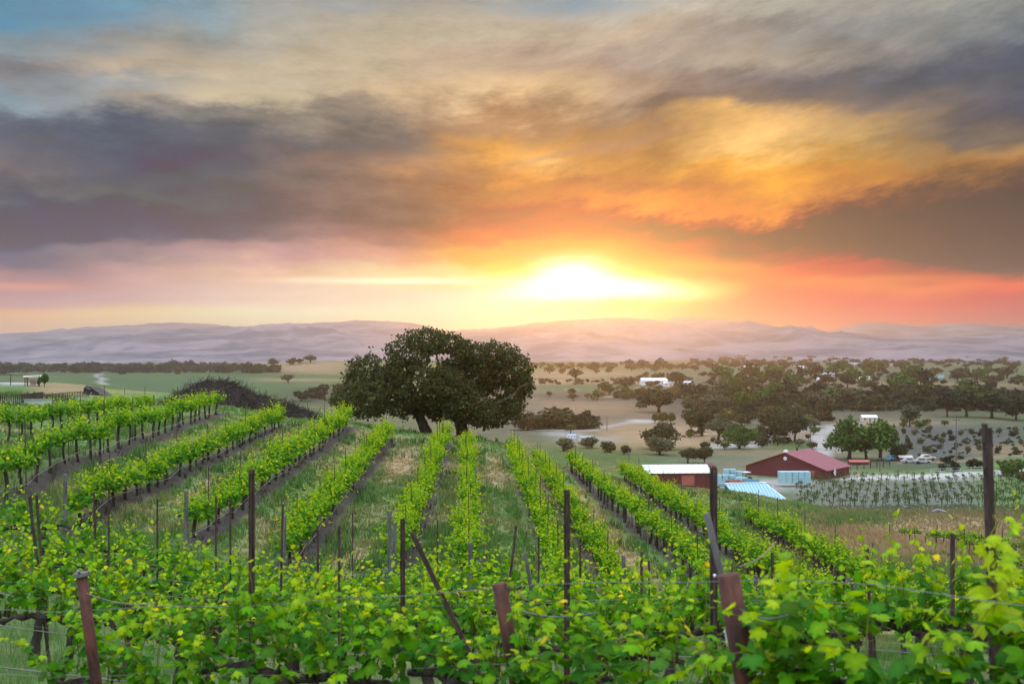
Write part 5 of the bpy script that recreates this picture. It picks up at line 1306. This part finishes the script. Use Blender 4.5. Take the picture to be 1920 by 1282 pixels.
# --- fences
def rail_fence(pts, hgt, name, label, mat, rails=3, step=2.4, rad=0.07):
    o = empty(name, pts[0]); tag(o, label, "fence")
    P0 = Vector(pts[0]); b = MB(); fine = []
    for a, c in zip(pts[:-1], pts[1:]):
        a = Vector(a); c = Vector(c); m = max(1, round((c - a).length / step))
        for k in range(m): fine.append(a.lerp(c, k / m))
    fine.append(Vector(pts[-1]))
    for q in fine:
        z = gz(q.x, q.y)
        b = MB(); b.tube([(q.x - P0.x, q.y - P0.y, z - P0.z - 0.3), (q.x - P0.x, q.y - P0.y, z - P0.z + hgt)], rad, 6); b.build("post", mat, o)
    for r_ in range(rails):
        b = MB(); b.tube([(q.x - P0.x, q.y - P0.y - rad * 1.3, gz(q.x, q.y) - P0.z + hgt * (0.95 - r_ * 0.62 / max(1, rails - 1))) for q in fine], rad * 0.62, 4); b.build("rail", mat, o)
    return o
rail_fence([ground_at(1594, 882, 200), ground_at(1620, 880, 200), ground_at(1668, 875, 200)], 1.7, "rail_fence", "dark rail fence in front of the white yard right of the barn", m_darkwood, 3, 2.2, 0.11)
rail_fence([ground_at(1745, 886, 200), ground_at(1800, 884, 200), ground_at(1842, 882, 200)], 0.9, "white_rail_fence", "low white rail fence along the gravel road at right", m_board, 2, 3.0, 0.06)
rail_fence([on_ground(-40, 140), on_ground(20, 139), on_ground(74, 137)], 1.25, "rail_fence", "dark wooden rail fence on the crest at the upper left", m_darkwood, 2, 2.0, 0.05)
rail_fence([ground_at(-20, 763, 60), ground_at(40, 759, 60), ground_at(80, 753, 60)], 0.75, "picket_fence", "low white barrier with dark pickets at the left edge above the vines", m_darkwood, 1, 0.42, 0.035)
rail_fence([ground_at(78, 757, 60), ground_at(120, 752, 60), ground_at(166, 748, 60)], 0.7, "picket_fence", "row of dark pickets before white tubes left of the toppled trough", m_darkwood, 1, 0.5, 0.035)
for (u, v, w_, lbl) in [(30, 757, 5.0, "long white board lying along the pickets at the left edge"), (150, 751, 1.9, "pale board behind the right end of the picket row")]:
    p = ground_at(u, v, 60); b = MB(); b.box((0, 0.25, 0.1), (w_, 0.06, 0.38)); b.box((0, 0.2, 0.30), (w_, 0.1, 0.04))
    o = b.build("white_board", m_board, None, loc=p, rz=0.12); tag(o, lbl, "board")
# --- shelter, trough, brush pile at the upper left
p = on_ground(62, 138)
o = empty("small_shelter", p, 0.3); tag(o, "tiny open shelter with a pale flat roof beside the rail fence", "shelter")
for x in (-0.6, 0.6):
    for y in (-0.5, 0.5):
        b = MB(); b.tube([(x, y, -0.2), (x, y, 1.0)], 0.06, 6); b.build("leg", m_redroof, o)
b = MB(); b.box((0, 0.1, 0.35), (0.6, 0.5, 0.7)); b.build("box", m_pink, o)
b = MB(); b.add([(-1.0, -0.8, 1.0), (1.0, -0.8, 1.0), (1.0, 0.8, 1.12), (-1.0, 0.8, 1.12), (-1.0, -0.8, 1.1), (1.0, -0.8, 1.1), (1.0, 0.8, 1.22), (-1.0, 0.8, 1.22)], [(0, 3, 2, 1), (4, 5, 6, 7), (0, 1, 5, 4), (1, 2, 6, 5), (2, 3, 7, 6), (3, 0, 4, 7)]); b.build("roof", m_cream, o)
p = ground_at(184, 741, 80)
o = empty("toppled_trough", p, -0.15); s_ = p.y / F
tag(o, "dark toppled metal trough on the grassy crest with its pale rim showing", "trough")
b = MB()
Lr, Hr = 42 * s_, 19 * s_
prof_ = [(-0.5, 0.05), (-0.47, 0.55), (-0.30, 0.95), (-0.15, 0.86), (0.1, 0.52), (0.5, 0.0)]
vs = [(x * Lr, -0.9, z * Hr) for x, z in prof_] + [(x * Lr, 0.9, z * Hr * 0.9) for x, z in prof_]
m_ = len(prof_); b.add(vs, [tuple(range(m_))[::-1], tuple(range(m_, 2 * m_))] + [(i, (i + 1) % m_, m_ + (i + 1) % m_, m_ + i) for i in range(m_)]); b.build("shell", m_black, o)
b = MB(); b.tube([(-0.46 * Lr, -0.95, 0.60 * Hr), (-0.30 * Lr, -0.95, 0.96 * Hr), (-0.13 * Lr, -0.95, 0.84 * Hr), (0.12 * Lr, -0.95, 0.50 * Hr), (0.5 * Lr, -0.95, 0.03 * Hr)], 0.06, 6); b.tube([(-0.34 * Lr, -0.97, 0.80 * Hr), (-0.2 * Lr, -0.97, 0.66 * Hr), (-0.12 * Lr, -0.97, 0.6 * Hr)], 0.09, 6); b.build("rim", m_greywood, o)
# brush pile: grubbed-up vines heaped in a long mound
rg = np.random.default_rng(77)
BP = 100.0
def pile_h(u):
    return np.interp(u, [312, 330, 352, 380, 415, 440, 462, 480, 500, 530, 560, 590, 612], [0, 14, 34, 46, 52, 48, 40, 34, 32, 29, 23, 13, 0])
o = empty("brush_pile", on_ground(440, BP)); o0 = o.location.copy()
tag(o, "long dark mound of grubbed-up vines and twigs at the top of the left rows", "brush pile")
us = np.linspace(312, 612, 90); vv = []; 
for u in us:
    for t in np.linspace(-1, 1, 21):
        q = on_ground(u, BP); hh = pile_h(u) * BP / F
        hgt = max(0, hh * (1 - t * t) ** 0.6 * (0.86 + 0.22 * float(fbm(np.array([u * 0.09]), np.array([t * 2.5]), 3, 2)[0]))) - 0.12
        y = BP + t * (2.2 + hh * 0.6)
        vv.append((q.x - o0.x, y - o0.y, gz(q.x, y) + hgt - o0.z))
vv = np.array(vv); a, c = 90, 21
i_ = np.arange(a - 1)[:, None] * c; j_ = np.arange(c - 1)[None]
qd = np.stack([i_ + j_, i_ + c + j_, i_ + c + j_ + 1, i_ + j_ + 1], -1).reshape(-1, 4)
m_brush, n = new_mat("brush"); f = n.noise(obj_pos(n), 5.0, 6, 0.75); finish(n, principled(n, n.mix(n.rng(f, 0.35, 0.65), (0.022, 0.017, 0.019), (0.095, 0.070, 0.068)), 0.95, 0.1, bump(n, f, 1.0, 0.4)))
link("mound", np_mesh("brush_mound", vv, qd, m_brush, None, True), o)
b = MB()
for k in range(2600):
    i = rg.integers(0, len(vv)); q = Vector(vv[i])
    dv = Vector(rg.normal(size=3)); dv.z = abs(dv.z) * 0.6; dv.normalize(); L = rg.uniform(0.25, 0.95)
    r_ = rg.uniform(0.008, 0.028) * (1.8 if rg.random() < 0.06 else 1)
    b.tube([q - dv * 0.2, q + dv * L * 0.5 + Vector(rg.normal(0, 0.06, 3)), q + dv * L], [r_, r_ * 0.8, r_ * 0.35], 4, False)
b.build("twigs", m_vine_wood, o)
b = MB(); b.tube([on_ground(345, BP - 2) - o0 + Vector((0, 0, 1.5)), on_ground(375, BP - 1.2) - o0 + Vector((0, 0, 1.75)), on_ground(400, BP - 0.5) - o0 + Vector((0, 0, 2.15))], [0.05, 0.045, 0.03], 6); b.build("pale_branch", m_greywood, o)
# --- dark sheet heap in the dry grass, bare sapling
p = ground_at(1757, 963, 60); s_ = p.y / F
o = empty("tarp_heap", p, 0.05); tag(o, "low dark tarpaulin heap with a pale top edge in the dry grass", "tarpaulin")
vv = []; W_ = 40 * s_; H_ = 8 * s_
for i in range(15):
    for j in range(9):
        x = (i / 14 - 0.5); y = (j / 8 - 0.5)
        hh = max(0.0, (1 - (abs(x) * 2) ** 2.2) * (1 - (abs(y) * 2) ** 2)) ** 0.7 * (0.8 + 0.35 * math.sin(i * 1.3) * math.cos(j * 1.1))
        vv.append((x * W_, y * 3.4, hh * H_ - 0.05))
i_ = np.arange(14)[:, None] * 9; j_ = np.arange(8)[None]
qd = np.stack([i_ + j_, i_ + 9 + j_, i_ + 9 + j_ + 1, i_ + j_ + 1], -1).reshape(-1, 4)
link("sheet", np_mesh("tarp", vv, qd, m_black, None, True), o)
b = MB(); b.tube([(-0.33 * W_, -0.6, 0.55 * H_), (-0.1 * W_, -0.3, 1.0 * H_), (0.12 * W_, -0.2, 0.98 * H_), (0.4 * W_, -0.5, 0.5 * H_)], 0.06, 6); b.build("pale_edge", m_board, o)
p = ground_at(1900, 1012, 50); o = empty("bare_sapling", p); tag(o, "thin leafless sapling leaning at the right edge of the dry grass", "sapling")
b = MB(); b.tube([(0.7, 0, -0.1), (0.2, 0, 1.1), (-0.5, 0, 2.2), (-0.9, 0, 2.55)], [0.05, 0.04, 0.03, 0.015], 6); b.build("trunk", m_bark, o)
b = MB(); b.tube([(-0.1, 0, 1.6), (-0.9, 0.1, 2.0), (-1.4, 0.1, 2.3)], [0.025, 0.015, 0.008], 5); b.tube([(-0.5, 0, 2.2), (-0.3, 0.1, 2.8)], [0.02, 0.008], 5); b.tube([(-0.6, 0, 2.3), (-1.5, 0, 2.75)], [0.02, 0.006], 5); b.tube([(0.0, 0, 1.4), (0.35, 0, 2.1)], [0.02, 0.007], 5); b.build("twigs", m_bark, o)
# --- utility poles
for (u, v, hpx, Y0, lbl) in [(1793, 865, 82, 200, "pale tall utility pole before the grey hillside"), (1520, 843, 50, 200, "thin utility pole by the barn's ridge"), (1563, 770, 34, 200, "dark utility pole on the wooded bank"), (1138, 807, 26, 150, "small pole by the field track right of the thicket"), (1650, 884, 26, 200, "teal gate pole in the white yard right of the barn")]:
    p = ground_at(u, v, Y0); s_ = p.y / F; H_ = hpx * s_
    o = empty("utility_pole", p); tag(o, lbl, "utility pole")
    b = MB(); b.tube([(0, 0, -0.5), (0, 0, H_ * 0.5), (0, 0, H_)], [0.16, 0.14, 0.11], 8); b.build("shaft", m_greywood, o)
    b = MB(); b.box((0, -0.15, H_ * 0.94), (1.9, 0.12, 0.14)); b.tube([(-0.8, -0.15, H_ * 0.94), (-0.8, -0.15, H_ * 0.94 + 0.3)], 0.05, 6); b.tube([(0.8, -0.15, H_ * 0.94), (0.8, -0.15, H_ * 0.94 + 0.3)], 0.05, 6); b.build("crossarm", m_greywood, o)
# --- field of young staked vines below the barn
def young_meshes(k):
    rg = np.random.default_rng(900 + k); b = MB()
    b.tube([(0, 0, -0.1), (rg.normal(0, 0.03), 0, 0.5), (rg.normal(0, 0.05), 0, 0.95)], [0.05, 0.04, 0.03], 5)
    b.tube([(0.08, 0.05, -0.1), (0.08, 0.05, 1.45)], 0.030, 5)
    n_ = 34; p = np.c_[rg.normal(0, 0.36, n_), rg.normal(0, 0.16, n_), rg.uniform(0.85, 1.35, n_)]
    V, T, C = leaf_cloud(p, rg.normal(size=(n_, 3)) + (0, 0, 0.6), rg.normal(size=(n_, 3)), rg.uniform(0.16, 0.30, n_), np.array((0.04, 0.075, 0.025)) * rg.uniform(0.6, 1.3, (n_, 1)), LEAF_FAR)
    return np_mesh("young_foliage", V, T, m_vine_leaf, C), b.mesh("young_trunk", m_vine_wood)
YV = [young_meshes(k) for k in range(4)]
rest_y = []; ny = 0
corner = ground_at(1480, 952, 150)
for r_ in range(26):
    cn = 0
    for c_ in range(46):
        y = 212 + r_ * 3.0; x = 40 + c_ * 1.9 + (r_ % 2) * 0.4 + rng.normal(0, 0.12)
        if x / y * F + 960 < 1492 or x / y * F + 960 > 1990: continue
        z = gz(x, y); v = VH - F * z / y
        if not (893 < v < 955): continue
        if rng.random() < 0.2: continue
        it = (x, y, z, rng.uniform(0, 6.28), YV[rng.integers(4)], (rng.uniform(0.5, 1.15),) * 3)
        cn += 1
        if ny < 190:
            o = empty("young_vine", it[:3], it[3]); o.scale = it[5]; tag(o, nth(cn) + " young vine from the left, " + nth(r_ + 1) + " row of the staked field below the barn", "young vine", "young vines in the field below the barn")
            link("foliage", it[4][0], o); link("trunk", it[4][1], o); ny += 1
        else: rest_y.append(it)
print("young", ny, len(rest_y))
if rest_y:
    V, T, C = bake(rest_y, 0); fo = link("young_vineyard", np_mesh("young_vineyard", V, T, m_vine_leaf, C)); tag(fo, "rows of small staked vines farther back in the field below the barn", "young vines", kind="stuff")
    V, T, C = bake(rest_y, 1); link("trunks", np_mesh("young_trunks", V, T, m_vine_wood), fo)
# ------------------------------------------------------------------ grass on the near hillside
rg = np.random.default_rng(321)
def grass(name, label, x, y, h, wd, cols, per):
    n_ = len(x); z = ground_z(x, y)
    x = np.repeat(x, per) + rg.normal(0, 0.07, n_ * per); y = np.repeat(y, per) + rg.normal(0, 0.07, n_ * per); z = np.repeat(z, per)
    hh = np.repeat(h, per) * rg.uniform(0.5, 1.2, n_ * per); cc = np.repeat(cols, per, 0) * rg.uniform(0.7, 1.3, (n_ * per, 1))
    a = rg.uniform(0, 6.283, n_ * per); b_ = rg.uniform(0, 6.283, n_ * per); ln = rg.uniform(0.1, 0.7, n_ * per) * hh
    w_ = np.repeat(wd, per) if hasattr(wd, '__len__') else np.full(n_ * per, wd)
    base = np.c_[x, y, z - 0.02]; lat = np.c_[np.cos(a), np.sin(a), np.zeros_like(a)] * w_[:, None] / 2
    tipv = np.c_[np.cos(b_) * ln, np.sin(b_) * ln, hh]; mid = tipv * (0.42, 0.42, 0.62)
    V = np.stack([base - lat, base + lat, base + mid + lat * 0.7, base + mid - lat * 0.7, base + tipv], 1).reshape(-1, 3)
    k = np.arange(n_ * per)[:, None] * 5
    T = np.concatenate([k + np.array([[0, 1, 2]]), k + np.array([[0, 2, 3]]), k + np.array([[3, 2, 4]])])
    C = np.repeat(cc, 5, 0)
    return tag(link(name, np_mesh(name, V, T, m_grass_leaf, C)), label, "grass", kind="stuff")
def row_dist(x, y):
    d_ = np.full(len(x), 9.0); 
    for (p, q, h) in ROWL:
        dv = q - p; L = np.hypot(*dv); dv = dv / L
        s_ = (x - p[0]) * dv[0] + (y - p[1]) * dv[1]; t_ = np.abs((x - p[0]) * dv[1] - (y - p[1]) * dv[0])
        d_ = np.where((s_ > -1) & (s_ < L + 1), np.minimum(d_, t_), d_)
    return d_
n0 = 60000
r_ = np.exp(rg.uniform(math.log(26), math.log(118), n0)); t_ = rg.uniform(-0.44, 0.44, n0)
x, y = r_ * np.sin(t_), r_ * np.cos(t_)
dd = row_dist(x, y); keep = (dd > 0.62) | (rg.random(n0) < 0.10)
x, y, dd = x[keep], y[keep], dd[keep]
col_ = ground_tint(x, y, ground_z(x, y)) * np.array((1.0, 1.08, 0.9))
hh = 0.10 + 0.26 * np.clip(0.45 + 0.8 * fbm(x * 0.25, y * 0.25, 3, 51), 0, 1)
hh = hh * np.where(dd < 1.15, 1.25, 0.8)
grass("grass", "tufted green and straw coloured grass between the vine rows", x, y, hh, 0.018 + 0.0006 * np.hypot(x, y), col_, 5)
n1 = 9000
r_ = np.exp(rg.uniform(math.log(3.5), math.log(28), n1)); t_ = rg.uniform(-0.5, 0.5, n1)
x, y = r_ * np.sin(t_), r_ * np.cos(t_)
col_ = ground_tint(x, y, ground_z(x, y)) * np.array((0.95, 1.1, 0.9))
grass("near_grass", "green grass under the nearest vine rows", x, y, np.full(len(x), 0.26), 0.009, col_, 7)
n2 = 16000
u_ = rg.uniform(1380, 2000, n2); Y_ = np.exp(rg.uniform(math.log(50), math.log(215), n2)); x = (u_ - 960) / F * Y_; y = Y_
z = ground_z(x, y); v = VH - F * z / y; k = (v > 945) & (v < 1095)
x, y, z = x[k], y[k], z[k]
grass("dry_grass", "pale dry grass on the slope at the right", x, y, rg.uniform(0.2, 0.5, len(x)), 0.02 + 0.0006 * y, ground_tint(x, y, z), 5)

n3 = 2600
cx = rg.uniform(-0.43, 0.43, 300); cr = np.exp(rg.uniform(math.log(32), math.log(100), 300))
ci = rg.integers(0, 300, n3); x = cr[ci] * np.sin(cx[ci]) + rg.normal(0, 0.35, n3); y = cr[ci] * np.cos(cx[ci]) + rg.normal(0, 0.35, n3)
k = (row_dist(x, y) > 0.5); x, y = x[k], y[k]
grass("weeds", "taller dark green weed clumps in the grass between the vine rows", x, y, rg.uniform(0.3, 0.6, len(x)), 0.03 + 0.0005 * y, np.tile((0.075, 0.16, 0.045), (len(x), 1)), 6)
# ------------------------------------------------------------------ evening haze in the air
m_haze, n = new_mat("haze")
def lobe(c, dens, g):
    pv = n.new('ShaderNodeVolumePrincipled')
    pv.inputs['Color'].default_value = (*c, 1); pv.inputs['Density'].default_value = dens; pv.inputs['Anisotropy'].default_value = g
    return pv.outputs[0]
ad = n.new('ShaderNodeAddShader')                # fine bluish air and larger forward-scattering dust
n.t.links.new(lobe((0.86, 0.81, 0.83), 0.00009, 0.80), ad.inputs[0]); n.t.links.new(lobe((0.95, 0.80, 0.58), 0.00006, 0.89), ad.inputs[1])
finish(n, None, ad.outputs[0])
hz = MB()
hz.box((0, 0, 92), (24000, 24000, 284))
tag(hz.build("haze", m_haze), "pale evening haze filling the valley air", "haze", kind="stuff")
